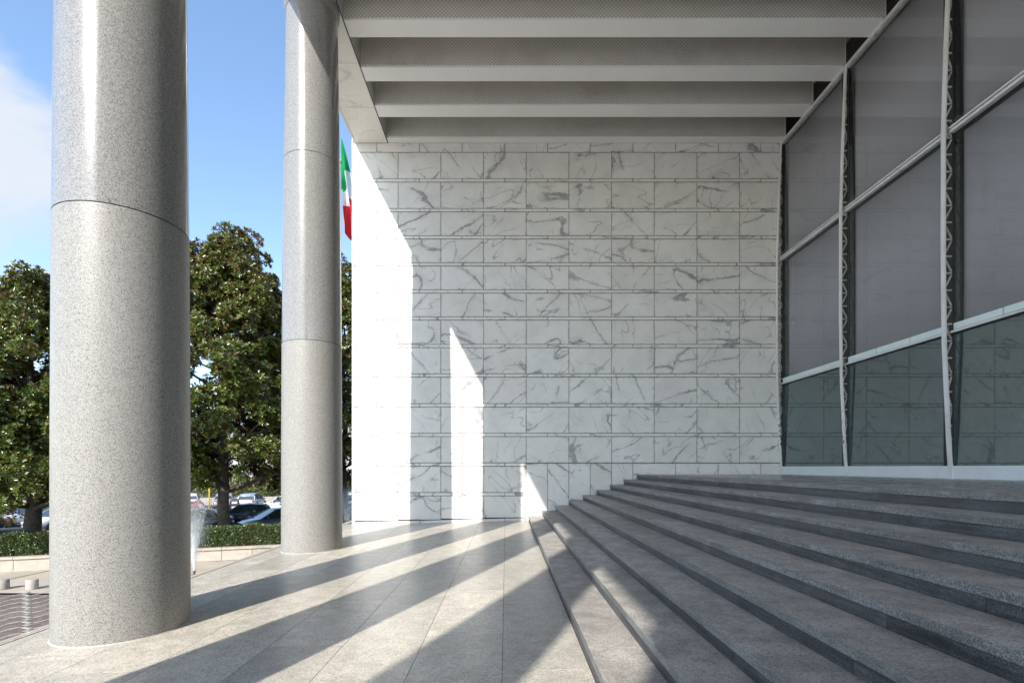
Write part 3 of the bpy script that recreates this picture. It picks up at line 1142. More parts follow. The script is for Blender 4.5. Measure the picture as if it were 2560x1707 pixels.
# ---------------------------------------------------------------- planter wall with hedge
planter = empty('planter_wall', (P0.x, P0.y, ZP), math.atan2(PD.y, PD.x))
tag(planter, 'low travertine planter wall with a projecting coping under the hedge', 'wall')
S0, S1 = -14.0, 17.0
PH = 0.55
blk = box_mesh('block', 1.184, 0.32, 0.44, 0.005, origin=(0.004, 0.03, 0.0))
blk.materials.append(M['travertine'])
cop = box_mesh('coping', 2.39, 0.42, 0.085, 0.012, origin=(0.004, -0.03, 0.465))
cop.materials.append(M['travertine'])
foot = box_mesh('footing', 2.39, 0.40, 0.05, 0.008, origin=(0.004, -0.05, 0.0))
foot.materials.append(M['travertine'])
box_me = box_mesh('planter_core', S1 - S0, 0.20, 0.46, origin=(S0, 0.1, 0.0))
link_mesh('planter_core', box_me, M['joint'], planter)
s = S0
k = 0
while s < S1:
    link_mesh('block', blk, None, planter, (s, rnd.uniform(-0.004, 0.004), 0.02))
    if k % 2 == 0:
        link_mesh('coping', cop, None, planter, (s, rnd.uniform(-0.006, 0.006), 0))
        link_mesh('footing', foot, None, planter, (s, 0, 0))
    s += 1.2
    k += 1
soil = sheet('planter_soil', [pl(S0, 0.3), pl(S1, 0.3), pl(S1, 6.0), pl(S0, 6.0)], ZP, ZP + 0.45, M['soil'])
tag(soil, kind='structure')


def leaf_arrays(P, D, N, L, Wd, fold=0.18):
    """diamond leaves: base, two folded sides, tip"""
    Sd = np.cross(D, N)
    Sd /= np.linalg.norm(Sd, axis=1, keepdims=True) + 1e-9
    N2 = np.cross(Sd, D)
    L = L[:, None]
    Wd = Wd[:, None]
    base = P
    tip = P + D * L - N2 * L * 0.12
    mid = P + D * L * 0.52 + N2 * L * fold * 0.4
    r, l = mid + Sd * Wd / 2, mid - Sd * Wd / 2
    n = len(P)
    V = np.stack([base, r, tip, l], 1).reshape(-1, 3)
    i = np.arange(n)[:, None] * 4
    T = np.concatenate([i + [0, 1, 2], i + [0, 2, 3]], 1).reshape(-1, 3)
    return V, T


def unit(a):
    return a / (np.linalg.norm(a, axis=-1, keepdims=True) + 1e-9)


def hedge_mesh(name, s0, s1, d0, d1, z0, z1, n, size, org):
    u = rng.random(n)
    face = rng.random(n)
    s = s0 + (s1 - s0) * u
    d = np.where(face < 0.5, d0, np.where(face < 0.8, d0 + (d1 - d0) * rng.random(n), d1))
    zz = np.where((face >= 0.5) & (face < 0.8), z1, z0 + (z1 - z0) * rng.random(n) ** 0.9)
    bumpy = 0.07 * np.sin(s * 2.3) + 0.05 * np.sin(s * 5.1 + 1) + 0.04 * np.sin(zz * 9 + s * 3)
    depth = rng.random(n) ** 2 * 0.16
    d = np.where(face < 0.5, d + bumpy * 0.8 + depth, np.where(face >= 0.8, d - bumpy * 0.8 - depth, d))
    zz = np.where((face >= 0.5) & (face < 0.8), zz + bumpy - depth, zz)
    P = np.stack([P0.x + PD.x * s + PN.x * d, P0.y + PD.y * s + PN.y * d, zz], 1) - np.array(org)
    out = np.where((face < 0.5)[:, None], -np.array(PN)[None], np.where((face < 0.8)[:, None], np.array([[0, 0, 1.]]), np.array(PN)[None]))
    D = unit(out * 0.5 + rng.normal(0, 0.6, (n, 3)) + np.array([0, 0, 0.35]))
    N = unit(out + rng.normal(0, 0.6, (n, 3)))
    V, T = leaf_arrays(P, D, N, size * (0.7 + 0.6 * rng.random(n)), size * 0.55 * (0.7 + 0.6 * rng.random(n)))
    return np_mesh(name, V, T)


def hedge(s0, s1, label, n):
    o = Vector((*pl((s0 + s1) / 2, 0.9), ZP + 0.45))
    h = empty('clipped_hedge', o)
    tag(h, label, 'hedge', 'clipped hedges on the planter wall')
    f = link_mesh('foliage', hedge_mesh('foliage', s0, s1, 0.42, 1.5, ZP + 0.56, ZP + 1.36, n, 0.085, o), M['hedge'], h)
    # dark twiggy heart
    bm = bmesh.new()
    a = [Vector((*pl(s, d), 0)) for s, d in ((s0 + .05, 0.62), (s1 - .05, 0.62), (s1 - .05, 1.3), (s0 + .05, 1.3))]
    lo = [bm.verts.new((v.x - o.x, v.y - o.y, -0.02)) for v in a]
    hi = [bm.verts.new((v.x - o.x, v.y - o.y, 0.72)) for v in a]
    bm.faces.new(lo)
    bm.faces.new(hi)
    for i in range(4):
        bm.faces.new((lo[i], lo[(i + 1) % 4], hi[(i + 1) % 4], hi[i]))
    link_mesh('stem', bm_done(bm, 'stem'), M['soil'], h)


hedge(-12.5, 4.3, 'dense clipped green hedge on the planter wall, left of the big column', 42000)
hedge(4.35, 17.0, 'dense clipped green hedge on the planter wall behind the water jet', 34000)


# ---------------------------------------------------------------- magnolias
def magnolia(name, x, y, z0, h, r, trunk_r, label, clumps, seed, lean=(0, 0), bottom=1.6, gaps=()):
    g = np.random.default_rng(seed)
    root = empty(name, (x, y, z0))
    tag(root, label, 'tree', 'magnolias behind the hedge')
    R = random.Random(seed)
    paths = [[((0, 0, -0.25), trunk_r * 1.35), ((0, 0, 0.4), trunk_r * 1.05)]]
    n = 9
    for i in range(1, n + 1):
        f = i / n
        paths[0].append(((lean[0] * f + R.uniform(-.12, .12), lean[1] * f + R.uniform(-.12, .12), 0.4 + (h * 0.86) * f), trunk_r * (1 - 0.88 * f)))
    tips = []

    def env(f):
        """crown radius against height fraction"""
        if f < 0.22:
            return r * (0.66 + 0.34 * math.sin(f / 0.22 * math.pi / 2))
        return r * max(0.05, math.cos((f - 0.22) / 0.78 * math.pi / 2)) ** 0.72

    limbs = []
    for i in range(26):
        f = 0.06 + 0.88 * i / 26
        zl = bottom + (h - bottom) * f * 0.93
        a = i * 2.4 + R.uniform(-.4, .4)
        L = env(f) * R.uniform(0.75, 1.0)
        zs0 = max(bottom * 0.75, zl - L * 0.35)
        p = []
        rr = trunk_r * (0.42 - 0.30 * f)
        bx, by = lean[0] * zs0 / h, lean[1] * zs0 / h
        for k in range(6):
            q = k / 5
            p.append(((bx + math.cos(a) * L * q + R.uniform(-.1, .1) * q, by + math.sin(a) * L * q + R.uniform(-.1, .1) * q,
                       zs0 + (zl - zs0) * q ** 1.3 + 0.25 * math.sin(q * 3)), max(0.012, rr * (1 - 0.85 * q))))
        limbs.append(p)
    paths += limbs
    # secondary twigs
    for p in limbs:
        for k in (2, 3, 4):
            b = Vector(p[k][0])
            a = R.uniform(0, 6.28)
            e = b + Vector((math.cos(a), math.sin(a), R.uniform(0.1, 0.9))) * R.uniform(0.5, 1.1)
            paths.append([(b, p[k][1] * 0.6), ((b + e) / 2 + Vector((0, 0, .08)), p[k][1] * 0.4), (e, 0.008)])
    link_mesh('trunk', tube_mesh('trunk', paths, 9), M['bark'], root)
    Ps, Ax = [], []
    m = 0
    while m < clumps:
        f = g.random() ** 0.85
        a = g.random() * 2 * math.pi
        q = 0.50 + 0.50 * math.sqrt(g.random())
        # lumpy outline: the envelope swells and shrinks with direction and height
        lump = 1 + 0.17 * math.sin(3 * a + 7 * f + seed) + 0.13 * math.sin(5 * a - 11 * f) + 0.10 * g.normal() * (0.3 + f)
        rad = env(f) * q * lump
        c = np.array([lean[0] * f + rad * math.cos(a), lean[1] * f + rad * math.sin(a), bottom + (h - bottom) * f + (0.35 + 0.30 * f) * g.normal()])
        skip = False
        for gx, gz, gr in gaps:           # airy places in the crown
            if ((c[0] - gx) ** 2 + (c[2] - gz) ** 2) < gr * gr:
                skip = True
        if skip:
            continue
        m += 1
        cr = g.uniform(0.30, 0.85) * (1.0 - 0.35 * f)
        nr = int(50 * cr / 0.6)
        dirs = unit(g.normal(0, 1, (nr, 3)) + np.array([0.35 * math.cos(a), 0.35 * math.sin(a), 0.45]))
        pos = c + dirs * cr * (0.55 + 0.45 * g.random((nr, 1)))
        Ps.append(pos)
        outw = np.array([math.cos(a), math.sin(a), 0.25])
        Ax.append(unit(dirs * 0.7 + outw * 0.4 + np.array([0, 0, 0.55]) + g.normal(0, 0.25, (nr, 3))))
    Ps, Ax = np.concatenate(Ps), np.concatenate(Ax)
    K = 8
    nR = len(Ps)
    ref = unit(g.normal(0, 1, (nR, 3)))
    U = unit(np.cross(Ax, ref))
    Vv = np.cross(Ax, U)
    ph = (np.arange(K)[None] * 2.4 + g.random((nR, 1)) * 6.28)
    el = g.uniform(0.35, 1.35, (nR, K))
    D = (Ax[:, None] * np.cos(el)[..., None] + (U[:, None] * np.cos(ph)[..., None] + Vv[:, None] * np.sin(ph)[..., None]) * np.sin(el)[..., None])
    N = Ax[:, None] * np.sin(el)[..., None] - (U[:, None] * np.cos(ph)[..., None] + Vv[:, None] * np.sin(ph)[..., None]) * np.cos(el)[..., None]
    P = Ps[:, None] + D * 0.02
    D, N, P = D.reshape(-1, 3), N.reshape(-1, 3), P.reshape(-1, 3)
    N = unit(N + g.normal(0, 0.25, N.shape))
    k = len(P)
    L = g.uniform(0.12, 0.23, k)
    V, T = leaf_arrays(P, unit(D + np.array([0, 0, -0.12])), N, L, L * g.uniform(0.36, 0.46, k))
    link_mesh('crown', np_mesh('crown', V, T), M['magnolia'], root)
    return root


ZSOIL = ZP + 0.45
magnolia('magnolia_tree', -14.3, 26.0, ZSOIL, 14.2, 5.9, 0.30, 'large dark glossy magnolia in the gap between the two columns', 980, 3, bottom=3.1,
         gaps=((1.9, 7.4, 0.55), (2.6, 9.3, 0.45), (-0.6, 9.6, 0.35)))
magnolia('magnolia_tree', -21.5, 23.2, ZSOIL, 11.1, 5.0, 0.34, 'dark glossy magnolia with bare limbs showing, left of the big column', 680, 5, bottom=2.2,
         gaps=((0.3, 7.6, 0.9), (0.6, 6.6, 0.5)))
magnolia('magnolia_tree', -10.1, 32.0, ZSOIL - 0.3, 15.4, 4.6, 0.25, 'magnolia showing as a sliver between the far column and the marble wall', 420, 9, bottom=2.3)

# ---------------------------------------------------------------- far side of the car park
FD = PD.copy()
F0 = Vector((-26, 57, 0))


def fl(s, d):
    v = F0 + FD * s + PN * d
    return v.x, v.y


bw_root = empty('boundary_wall', (F0.x, F0.y, ZP), math.atan2(FD.y, FD.x))
tag(bw_root, 'long low pale wall behind the far row of parked cars', 'wall')
me = box_mesh('wall_section', 2.98, 0.35, 0.80, 0.01)
me.materials.append(M['travertine'])
s = -36
while s < 30:
    link_mesh('wall_section', me, None, bw_root, (s, 0, 0))
    s += 3.0
me = box_mesh('gate_pier', 1.1, 0.6, 1.35, 0.02)
me.materials.append(M['travertine'])
link_mesh('gate_pier', me, None, bw_root, (-27.5, -0.5, 0))
iv = empty('ivy_fence', (F0.x + PN.x * 0.9, F0.y + PN.y * 0.9, ZP))
tag(iv, 'yellow green ivy hedge growing on a wire fence above the low wall', 'hedge')
n = 60000
s = rng.uniform(-36, 30, n)
zz = 0.75 + 2.35 * rng.random(n) + 0.25 * np.sin(s * 1.1)
dd = 0.5 * np.sin(s * 2.1) * 0.3 + rng.random(n) * 0.45 - 0.2
P = np.stack([FD.x * s + PN.x * dd, FD.y * s + PN.y * dd, zz], 1)
out = -np.array(PN)
D = unit(out * 0.4 + rng.normal(0, 0.7, (n, 3)))
N = unit(out + rng.normal(0, 0.6, (n, 3)))
V, T = leaf_arrays(P, D, N, rng.uniform(0.12, 0.26, n), rng.uniform(0.08, 0.18, n))
link_mesh('foliage', np_mesh('foliage', V, T), M['ivy'], iv)
bm = bmesh.new()
for s in range(-36, 31, 3):
    p = FD * s
    bar_mesh(bm, (p.x, p.y, 0.0), (p.x, p.y, 3.0), 0.06, 0.06)
me_post = None
bm.free()
post = box_mesh('fence_post', 0.06, 0.06, 2.9, 0.0, origin=(-0.03, -0.03, 0))
post.materials.append(M['grey_metal'])
for s in range(-36, 31, 3):
    p = FD * s
    link_mesh('fence_post', post, None, iv, (p.x, p.y, 0))

# pale building far behind the trees
bd = empty('pale_building', (-52, 105, ZP), math.atan2(PD.y, PD.x))
tag(bd, 'pale plastered building with a grey roof glimpsed far behind the trees', 'building')
bx = box_mesh('facade', 62, 14, 11.6, 0.0, origin=(-20, 0, 0))
link_mesh('facade', bx, M['plaster'], bd)
bm = bmesh.new()
v = [bm.verts.new(p) for p in ((-20.6, -0.6, 11.6), (42.6, -0.6, 11.6), (42.6, 14.6, 11.6), (-20.6, 14.6, 11.6), (-16, 7, 14.2), (38, 7, 14.2))]
for f in ((0, 1, 5, 4), (1, 2, 5), (2, 3, 4, 5), (3, 0, 4), (3, 2, 1, 0)):
    bm.faces.new([v[q] for q in f])
link_mesh('roof', bm_done(bm, 'roof'), M['roof_tile'], bd)
wm = box_mesh('window', 1.1, 0.08, 1.6, 0.0)
wm.materials.append(M['bwin'])
for fl_ in range(3):
    for q in range(19):
        link_mesh('window', wm, None, bd, (-18.5 + 3.2 * q, -0.05, 1.6 + 3.5 * fl_))


# ---------------------------------------------------------------- cars
def paint(name, c, metal=0.35, rough=0.3):
    m, t = material(name)
    p, r, tc = seeded(t)
    n = t.noise(p, 3.0, 4.0)
    base = t.mix(t.ss(n, 0.4, 0.8), c, tuple(x * 0.86 for x in c))
    t.out(pbr(t, base, rough, metal=metal, coat=0.6))
    return m


PAINT = {
    'white': paint('car_paint_white', (0.72, 0.73, 0.73), 0.0), 'silver': paint('car_paint_silver', (0.50, 0.53, 0.56), 0.5),
    'black': paint('car_paint_black', (0.02, 0.022, 0.028), 0.2), 'blue': paint('car_paint_blue', (0.13, 0.19, 0.31), 0.4),
    'darkblue': paint('car_paint_dark_blue', (0.03, 0.04, 0.065), 0.3), 'red': paint('car_paint_red', (0.35, 0.03, 0.03), 0.1),
    'grey': paint('car_paint_grey', (0.16, 0.17, 0.185), 0.5), 'paleblue': paint('car_paint_pale_blue', (0.36, 0.43, 0.54), 0.4)}
M['carglass'] = mat_plain('car_glass', (0.035, 0.05, 0.055), 0.06, var=0.05, spec=0.9)


def loft(name, stations, half):
    """stations: list of (x, args); half(args) gives half section points from bottom middle to top middle"""
    bm = bmesh.new()
    prev = None
    for x, a in stations:
        h = half(a)
        pts = [(x, y, z) for y, z in h] + [(x, -y, z) for y, z in reversed(h) if y > 1e-6]
        ring = [bm.verts.new(p) for p in pts]
        if prev:
            n = len(ring)
            for i in range(n):
                bm.faces.new((prev[i], prev[(i + 1) % n], ring[(i + 1) % n], ring[i]))
        else:
            bm.faces.new(ring)
        prev = ring
    bm.faces.new(prev[::-1])
    return bm_done(bm, name, smooth=True)


def prism(bm, pts, w0, w1, z0, z1):
    """side outline pts (x,z) made solid, narrowing from w0 at z0 to w1 at z1"""
    def wd(z):
        return w0 + (w1 - w0) * (z - z0) / (z1 - z0)
    L = [bm.verts.new((x, wd(z), z)) for x, z in pts]
    R = [bm.verts.new((x, -wd(z), z)) for x, z in pts]
    bm.faces.new(L)
    bm.faces.new(R[::-1])
    n = len(pts)
    for i in range(n):
        bm.faces.new((L[i], R[i], R[(i + 1) % n], L[(i + 1) % n]))


def make_car(kind):
    e = empty('parked_car')
    hatch = kind == 'hatch'

    def half(a):
        w, zb, zt = a
        return [(0, zb), (w * 0.86, zb), (w * 0.985, zb + 0.10), (w, zb + 0.30), (w * 0.985, zt - 0.12), (w * 0.93, zt - 0.02), (w * 0.80, zt + 0.012), (0, zt + 0.03)]
    if hatch:
        st = [(-1.98, (.70, .36, .70)), (-1.94, (.80, .30, .90)), (-1.75, (.85, .24, .95)), (-1.0, (.88, .20, .95)), (0.2, (.885, .20, .92)), (0.85, (.88, .20, .93)),
              (1.35, (.86, .22, .86)), (1.72, (.81, .25, .77)), (1.92, (.72, .30, .66)), (2.0, (.60, .36, .55))]
        roof_pts = [(-1.80, .93), (-1.62, 1.28), (-1.40, 1.44), (-.5, 1.50), (.15, 1.46), (1.10, .90)]
    else:
        st = [(-2.2, (.66, .40, .68)), (-2.14, (.79, .32, .88)), (-1.8, (.85, .25, .97)), (-1.2, (.88, .20, .96)), (0.2, (.89, .20, .92)), (0.9, (.885, .20, .91)),
              (1.45, (.86, .22, .85)), (1.85, (.81, .25, .76)), (2.08, (.72, .30, .65)), (2.16, (.60, .36, .55))]
        roof_pts = [(-1.75, .95), (-1.15, 1.32), (-.85, 1.41), (-.2, 1.44), (.30, 1.40), (1.20, .89)]
    link_mesh('body', loft('body', st, half), PAINT['white'], e)
    bm = bmesh.new()
    prism(bm, roof_pts, 0.80, 0.60, 0.9, 1.47)
    link_mesh('windows', bm_done(bm, 'windows', 0.015), M['carglass'], e)
    # roof skin
    bm = bmesh.new()
    top = [p for p in roof_pts if p[1] > 1.27]
    prv = None
    for x, z in top:
        w = 0.80 + (0.60 - 0.80) * (z - 0.9) / 0.57
        q = [bm.verts.new((x, w + .008, z - .035)), bm.verts.new((x, w - .02, z + .014)), bm.verts.new((x, -w + .02, z + .014)), bm.verts.new((x, -w - .008, z - .035)), bm.verts.new((x, -w, z - .05)), bm.verts.new((x, w, z - .05))]
        if prv:
            for i in range(6):
                bm.faces.new((prv[i], prv[(i + 1) % 6], q[(i + 1) % 6], q[i]))
        else:
            bm.faces.new(q)
        prv = q
    bm.faces.new(prv[::-1])
    link_mesh('roof', bm_done(bm, 'roof', smooth=True), PAINT['white'], e)
    # pillars follow the edges of the glasshouse
    for sgn in (1, -1):
        segs = [(roof_pts[-1], roof_pts[-2], .06), (roof_pts[0], roof_pts[1], .10), ((-.28, .92), (-.30, roof_pts[3][1] - .03), .07)]
        if hatch:
            segs.append(((roof_pts[1][0], roof_pts[1][1]), (roof_pts[2][0], roof_pts[2][1]), .10))
            segs.append(((-1.30, .93), (-1.34, 1.43), .14))
        else:
            segs.append(((-1.2, .93), (-1.0, 1.36), .12))
        for (xa, za), (xb, zb), wd in segs:
            wa = 0.80 - 0.20 * (za - .9) / .57 + .004
            wb = 0.80 - 0.20 * (zb - .9) / .57 + .004
            bm = bmesh.new()
            bar_mesh(bm, (xa, sgn * wa, za), (xb, sgn * wb, zb), wd, 0.03)
            link_mesh('pillar', bm_done(bm, 'pillar'), PAINT['white'], e)
    xw = (1.28, -1.28) if hatch else (1.38, -1.32)
    tyre = lathe_mesh('tyre', [(0.20, -0.10), (0.29, -0.105), (0.315, -0.08), (0.315, 0.08), (0.29, 0.105), (0.20, 0.10)], 28)
    tyre.materials.append(M['tyre'])
    rim = lathe_mesh('rim', [(0.205, -0.08), (0.205, 0.085), (0.17, 0.09), (0.10, 0.07), (0.05, 0.09)], 20)
    rim.materials.append(M['rim'])
    for x in xw:
        for sgn in (1, -1):
            wh = bpy.data.objects.new('wheel', None)
            C.objects.link(wh)
            wh.parent = e
            wh.location = (x, sgn * 0.80, 0.315)
            wh.rotation_euler = (-sgn * math.pi / 2, 0, 0)
            link_mesh('tyre', tyre, None, wh)
            link_mesh('rim', rim, None, wh)
            arch = lathe_mesh('wheel_arch', [(0.36, -0.02), (0.36, 0.012)], 24)
            link_mesh('wheel_arch', arch, M['plastic'], e, (x, sgn * 0.872, 0.33), (-sgn * math.pi / 2, 0, 0))
    xr, xf = st[0][0], st[-1][0]
    for sgn in (1, -1):
        o = box_mesh('tail_light', 0.16, 0.26, 0.15, 0.02, origin=(-0.02, -0.13, 0))
        link_mesh('tail_light', o, M['redlamp'], e, (xr + 0.02, sgn * 0.66, 0.72))
        o = box_mesh('headlight', 0.22, 0.30, 0.13, 0.03, origin=(-0.15, -0.15, 0))
        link_mesh('headlight', o, M['clearlamp'], e, (xf - 0.12, sgn * 0.58, 0.55))
        o = box_mesh('mirror', 0.10, 0.17, 0.12, 0.03, origin=(-0.05, -0.085, 0))
        link_mesh('mirror', o, PAINT['white'], e, (0.80, sgn * 0.96, 0.92))
    link_mesh('bumper', box_mesh('bumper', 0.12, 1.42, 0.17, 0.03, origin=(-0.05, -0.71, 0)), M['plastic'], e, (xr + 0.02, 0, 0.26))
    link_mesh('grille', box_mesh('grille', 0.10, 0.80, 0.14, 0.02, origin=(-0.05, -0.40, 0)), M['plastic'], e, (xf - 0.02, 0, 0.36))
    link_mesh('number_plate', box_mesh('number_plate', 0.02, 0.50, 0.11, 0.003, origin=(-0.02, -0.25, 0)), M['plate'], e, (xr - 0.015, 0, 0.52))
    return e


protos = {'hatch': make_car('hatch'), 'sedan': make_car('sedan')}
used = set()


def place_car(kind, color, x, y, heading, label):
    """heading: direction the nose points, degrees from +X"""
    if kind in used:
        c = copy_tree(protos[kind])
    else:
        c = protos[kind]
        used.add(kind)
    c.location = (x, y, ZP)
    c.rotation_euler = (0, 0, math.radians(heading))
    tag(c, label, 'car', 'cars parked in the lot behind the hedge')
    for ch in c.children:
        if ch.name.split('.')[0] in ('body', 'roof', 'pillar', 'mirror'):
            ch.material_slots[0].link = 'OBJECT'
            ch.material_slots[0].material = PAINT[color]
    return c


place_car('hatch', 'white', -31.5, 51.0, 118, 'white hatchback seen from behind, to the left of the yellow post')
place_car('hatch', 'silver', -28.3, 51.5, 116, 'silver hatchback half hidden behind the trunk, right of the yellow post')
place_car('hatch', 'silver', -25.3, 51.0, 100, 'silver hatchback seen whole from behind, near the far wall')
place_car('sedan', 'white', -20.4, 47.0, 196, 'pale sedan seen from the side, half behind the far column')
place_car('hatch', 'darkblue', -18.4, 35.8, 204, 'dark blue hatchback with its side windows showing, right of the trunk')
place_car('sedan', 'grey', -19.6, 32.2, 206, 'dark grey car behind the water spray, left of the trunk')
place_car('sedan', 'blue', -14.6, 32.6, 222, 'blue car with a wide windscreen, beside the far column behind the hedge')
place_car('hatch', 'red', -24.6, 38.2, 200, 'red car of which only the roof shows behind the dark grey car')
place_car('hatch', 'black', -37.3, 38.6, 130, 'black hatchback seen from behind under the left magnolia')
place_car('sedan', 'paleblue', -33.2, 36.2, 214, 'pale blue car facing left beside the left magnolia trunk')
place_car('hatch', 'white', -28.9, 33.4, 258, 'white car with its front wheel showing beside the left magnolia trunk')
place_car('sedan', 'black', -33.4, 31.2, 222, 'black saloon with a red tail light at the left edge of the picture')
place_car('hatch', 'darkblue', -29.6, 26.6, 228, 'dark car whose tail light just shows behind the left hedge')
place_car('hatch', 'silver', -16.1, 54.0, 112, 'silver car in the sliver between the far column and the marble wall')

# ---------------------------------------------------------------- small things on the square
bol = lathe_mesh('stone_bollard', [(0.165, 0.0), (0.168, 0.02), (0.165, 0.31), (0.155, 0.325), (0.10, 0.33)], 32)
b1 = tag(link_mesh('stone_bollard', bol, M['bollard'], loc=(-15.78, 17.05, ZP)), 'short white round stone bollard on the cobbles left of the big column', 'bollard', 'stone bollards on the square')
bol2 = bol.copy()
bol2.materials.clear()
bol2.materials.append(M['bollard_shaded'])
b2 = tag(link_mesh('stone_bollard', bol2, None, loc=(-16.75, 17.05, ZP)), 'grey shaded stone bollard cut by the left edge of the picture', 'bollard', 'stone bollards on the square')

# fountain jet: bronze nozzle, water
noz = empty('fountain_nozzle', (-11.75, 19.3, ZP))
tag(noz, 'small bronze fountain nozzle on a round foot behind the big column', 'nozzle')
link_mesh('foot', lathe_mesh('foot', [(0.13, 0.0), (0.125, 0.012), (0.05, 0.045), (0.03, 0.06)], 24), M['bronze'], noz)
link_mesh('cup', lathe_mesh('cup', [(0.025, 0.055), (0.025, 0.09), (0.05, 0.11), (0.06, 0.14), (0.055, 0.165), (0.03, 0.165)], 24), M['bronze'], noz)


def mat_water(name, dens):
    m, t = material(name)
    tc = t.n('TexCoord')
    p = t.vm('MULTIPLY', tc.outputs['Object'], (1, 1, 0.12))
    n = t.noise(p, 22.0, 4.0, 0.7)
    n2 = t.noise(tc.outputs['Object'], 3.0, 3.0)
    z = t.n('SeparateXYZ', {0: tc.outputs['Generated']}).outputs[2]
    a = t.m('MULTIPLY', t.ss(t.m('ADD', n, t.m('MULTIPLY', n2, 0.3)), 0.42, 0.85), dens)
    a = t.m('MULTIPLY', a, t.ss(z, 0.55, 1.0, 1.0, 0.0))
    d = t.n('BsdfDiffuse', {'Color': (0.85, 0.87, 0.88)})
    tl = t.n('BsdfTranslucent', {'Color': (0.85, 0.87, 0.88)})
    w = t.n('MixShader', {0: 0.5, 1: d.outputs[0], 2: tl.outputs[0]})
    mx = t.n('MixShader', {0: a, 1: t.n('BsdfTransparent').outputs[0], 2: w.outputs[0]})
    t.out(mx.outputs[0])
    return m


def jet(x, y, label, scale=1.0):
    root = empty('water_jet', (x, y, ZP + 0.16))
    tag(root, label, 'water jet', 'water jets along the portico')
    for k, (r0, r1, h, dn) in enumerate(((0.04, 0.11, 1.6, 0.95), (0.06, 0.26, 2.3, 0.55), (0.05, 0.50, 2.7, 0.36))):
        pr = []
        for i in range(15):
            f = i / 14
            pr.append(((r0 + (r1 - r0) * f ** 1.4) * scale, h * f * scale))
        me = lathe_mesh('water_sheet', pr, 32, caps=False)
        link_mesh('water_sheet', me, mat_water('water_%d' % k, dn), root)
    n = 900
    f = rng.random(n)
    a = rng.random(n) * 6.28
    zz = (2.5 - 2.2 * rng.random(n) ** 1.3) * scale
    rr = (0.05 + 0.6 * rng.random(n) ** 1.3) * scale
    P = np.stack([rr * np.cos(a), rr * np.sin(a), zz], 1)
    L = rng.uniform(0.01, 0.05, n)[:, None]
    w = 0.003
    up = np.array([[0, 0, 1.0]])
    e1 = np.stack([np.cos(a), np.sin(a), 0 * a], 1) * w
    e2 = np.stack([-np.sin(a), np.cos(a), 0 * a], 1) * w
    V = np.stack([P - up * L, P + e1, P + e2, P - e1 - e2, P + up * L], 1).reshape(-1, 3)
    i = np.arange(n)[:, None] * 5
    T = np.concatenate([i + q for q in ([0, 2, 1], [0, 3, 2], [0, 1, 3], [4, 1, 2], [4, 2, 3], [4, 3, 1])], 1).reshape(-1, 3)
    dr = link_mesh('spray_drops', np_mesh('spray_drops', V, T), M['drops'], root)
    dr['kind'] = 'stuff'
    # drifting mist
    pr = [(0.3 * scale, 0.05), (1.0 * scale, 0.5 * scale), (1.35 * scale, 1.2 * scale), (1.4 * scale, 2.6 * scale), (0.9 * scale, 3.2 * scale)]
    mist = link_mesh('mist', lathe_mesh('mist', pr, 24), M['mist'], root)
    mist['kind'] = 'stuff'


m, t = material('water_mist')
tc = t.n('TexCoord')
op = tc.outputs['Object']
nz = t.noise(t.vm('MULTIPLY', op, (1, 1, 0.45)), 1.8, 4.0, 0.6)
sx = t.n('SeparateXYZ', {0: op})
rad = t.vm('LENGTH', t.vm('MULTIPLY', op, (1, 1, 0)))
core = t.ss(t.m('DIVIDE', rad, t.m('ADD', 0.10, t.m('MULTIPLY', sx.outputs[2], 0.36))), 0.05, 1.15, 1.0, 0.0)
dens = t.m('MULTIPLY', t.m('MULTIPLY', t.ss(nz, 0.36, 0.72), core), t.ss(sx.outputs[2], 1.6, 3.1, 1.0, 0.0))
vol = t.n('VolumePrincipled', {'Color': (0.95, 0.96, 0.97), 'Density': t.m('MULTIPLY', dens, 2.3), 'Anisotropy': 0.2})
o = t.n('OutputMaterial')
t.put(o.inputs['Volume'], vol.outputs[0])
M['mist'] = m
m, t = material('water_drops')
t.out(pbr(t, (0.8, 0.84, 0.86), 0.1, spec=0.8))
M['drops'] = m
jet(-11.75, 19.3, 'tall misty fountain jet rising beside the big column before the hedge')
jet(-8.2, 26.5, 'fountain jet seen in the sliver between the far column and the marble wall', 1.1)

# yellow post and bin in the car park
yp = empty('yellow_post', (-25.9, 44.7, ZP))
tag(yp, 'bright yellow post standing in the car park left of the trunk', 'post')
link_mesh('shaft', lathe_mesh('shaft', [(0.055, 0.0), (0.055, 2.75), (0.04, 2.78)], 16), M['yellow'], yp)
link_mesh('base_plate', lathe_mesh('base_plate', [(0.11, 0.0), (0.11, 0.02), (0.06, 0.03)], 16), M['yellow'], yp)
bn = empty('waste_bin', (-24.9, 47.0, ZP), 0.4)
tag(bn, 'dark grey bin with white stickers just right of the magnolia trunk', 'bin')
link_mesh('body', box_mesh('body', 0.75, 0.6, 0.95, 0.03, origin=(-0.375, -0.3, 0)), M['bin'], bn)
bm = bmesh.new()
v = [bm.verts.new(p) for p in ((-.38, -.32, .955), (.38, -.32, .955), (.38, .32, .955), (-.38, .32, .955), (-.16, -.15, 1.22), (.16, -.15, 1.22), (.16, .15, 1.22), (-.16, .15, 1.22))]
for f in ((3, 2, 1, 0), (4, 5, 6, 7), (0, 1, 5, 4), (1, 2, 6, 5), (2, 3, 7, 6), (3, 0, 4, 7)):
    bm.faces.new([v[q] for q in f])
link_mesh('lid', bm_done(bm, 'lid'), M['bin'], bn)
for z in (0.30, 0.74):
    link_mesh('sticker', box_mesh('sticker', 0.44, 0.006, 0.20, origin=(-0.22, -0.308, 0)), M['plate'], bn, (0, 0, z))

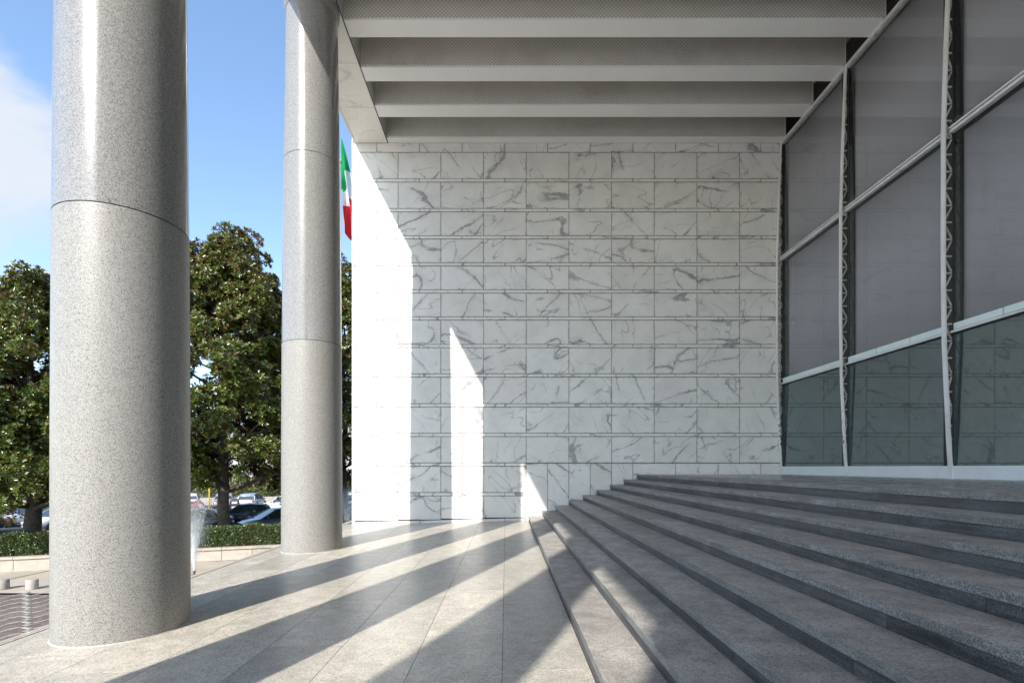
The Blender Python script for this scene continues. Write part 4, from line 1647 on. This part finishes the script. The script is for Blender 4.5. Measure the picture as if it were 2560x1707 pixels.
# ---------------------------------------------------------------- flag
FX, FY = (850.0 - 1265) / 1280 * 20.0, 20.0
fp = empty('flagpole', (FX, FY, ZP))
tag(fp, 'thin steel flagpole carrying the flag behind the far column', 'flagpole')
link_mesh('mast', lathe_mesh('mast', [(0.06, 0.0), (0.055, 6.0), (0.035, 15.9)], 16), M['pole'], fp)
link_mesh('finial', lathe_mesh('finial', [(0.03, 15.9), (0.075, 15.95), (0.09, 16.03), (0.06, 16.1), (0.02, 16.14)], 16), M['pole'], fp)
link_mesh('foot', lathe_mesh('foot', [(0.3, 0.0), (0.3, 0.25), (0.12, 0.3)], 20), M['travertine'], fp)


def mat_cloth(name, c):
    m, t = material(name)
    p, r, tc = seeded(t)
    n = t.noise(p, 90.0, 2.0)
    cc = t.mix(t.m('MULTIPLY', n, 0.2), c, tuple(x * 0.8 for x in c))
    a = t.n('BsdfDiffuse', {'Color': cc})
    b = t.n('BsdfTranslucent', {'Color': cc})
    t.out(t.n('MixShader', {0: 0.42, 1: a.outputs[0], 2: b.outputs[0]}).outputs[0])
    return m


zt = EYE + (1168 - 345) / 1280 * 20.0
flag = empty('italian_flag', (FX, FY, zt))
tag(flag, 'green, white and red striped flag hanging limp beside the marble wall', 'flag')
HO, FLY = 2.0, 3.85


def flag_pt(s, u):
    x = 0.045 + 0.66 * u ** 0.7 * (1 - 0.72 * s) + 0.05 * math.sin(9 * s + 4 * u) * u
    z = -HO * s - (FLY - HO * s) * u ** (1 + 1.2 * s) * (1 - 0.03 * math.sin(8 * s))
    y = 0.20 * math.sin(8.5 * s + 3.0 * u) * min(1, 3 * u) + 0.06 * math.sin(19 * s - 5 * u) * u
    return (x, y, z)


for nm, c, u0, u1 in (('green_band', (0.02, 0.30, 0.085), 0, 1 / 3), ('white_band', (0.74, 0.75, 0.76), 1 / 3, 2 / 3), ('red_band', (0.62, 0.045, 0.05), 2 / 3, 1)):
    bm = bmesh.new()
    NS, NU = 48, 14
    gr = [[bm.verts.new(flag_pt(i / NS, u0 + (u1 - u0) * j / NU)) for j in range(NU + 1)] for i in range(NS + 1)]
    for i in range(NS):
        for j in range(NU):
            bm.faces.new((gr[i][j], gr[i + 1][j], gr[i + 1][j + 1], gr[i][j + 1]))
    link_mesh(nm, bm_done(bm, nm, smooth=True), mat_cloth(nm + '_cloth', c), flag)
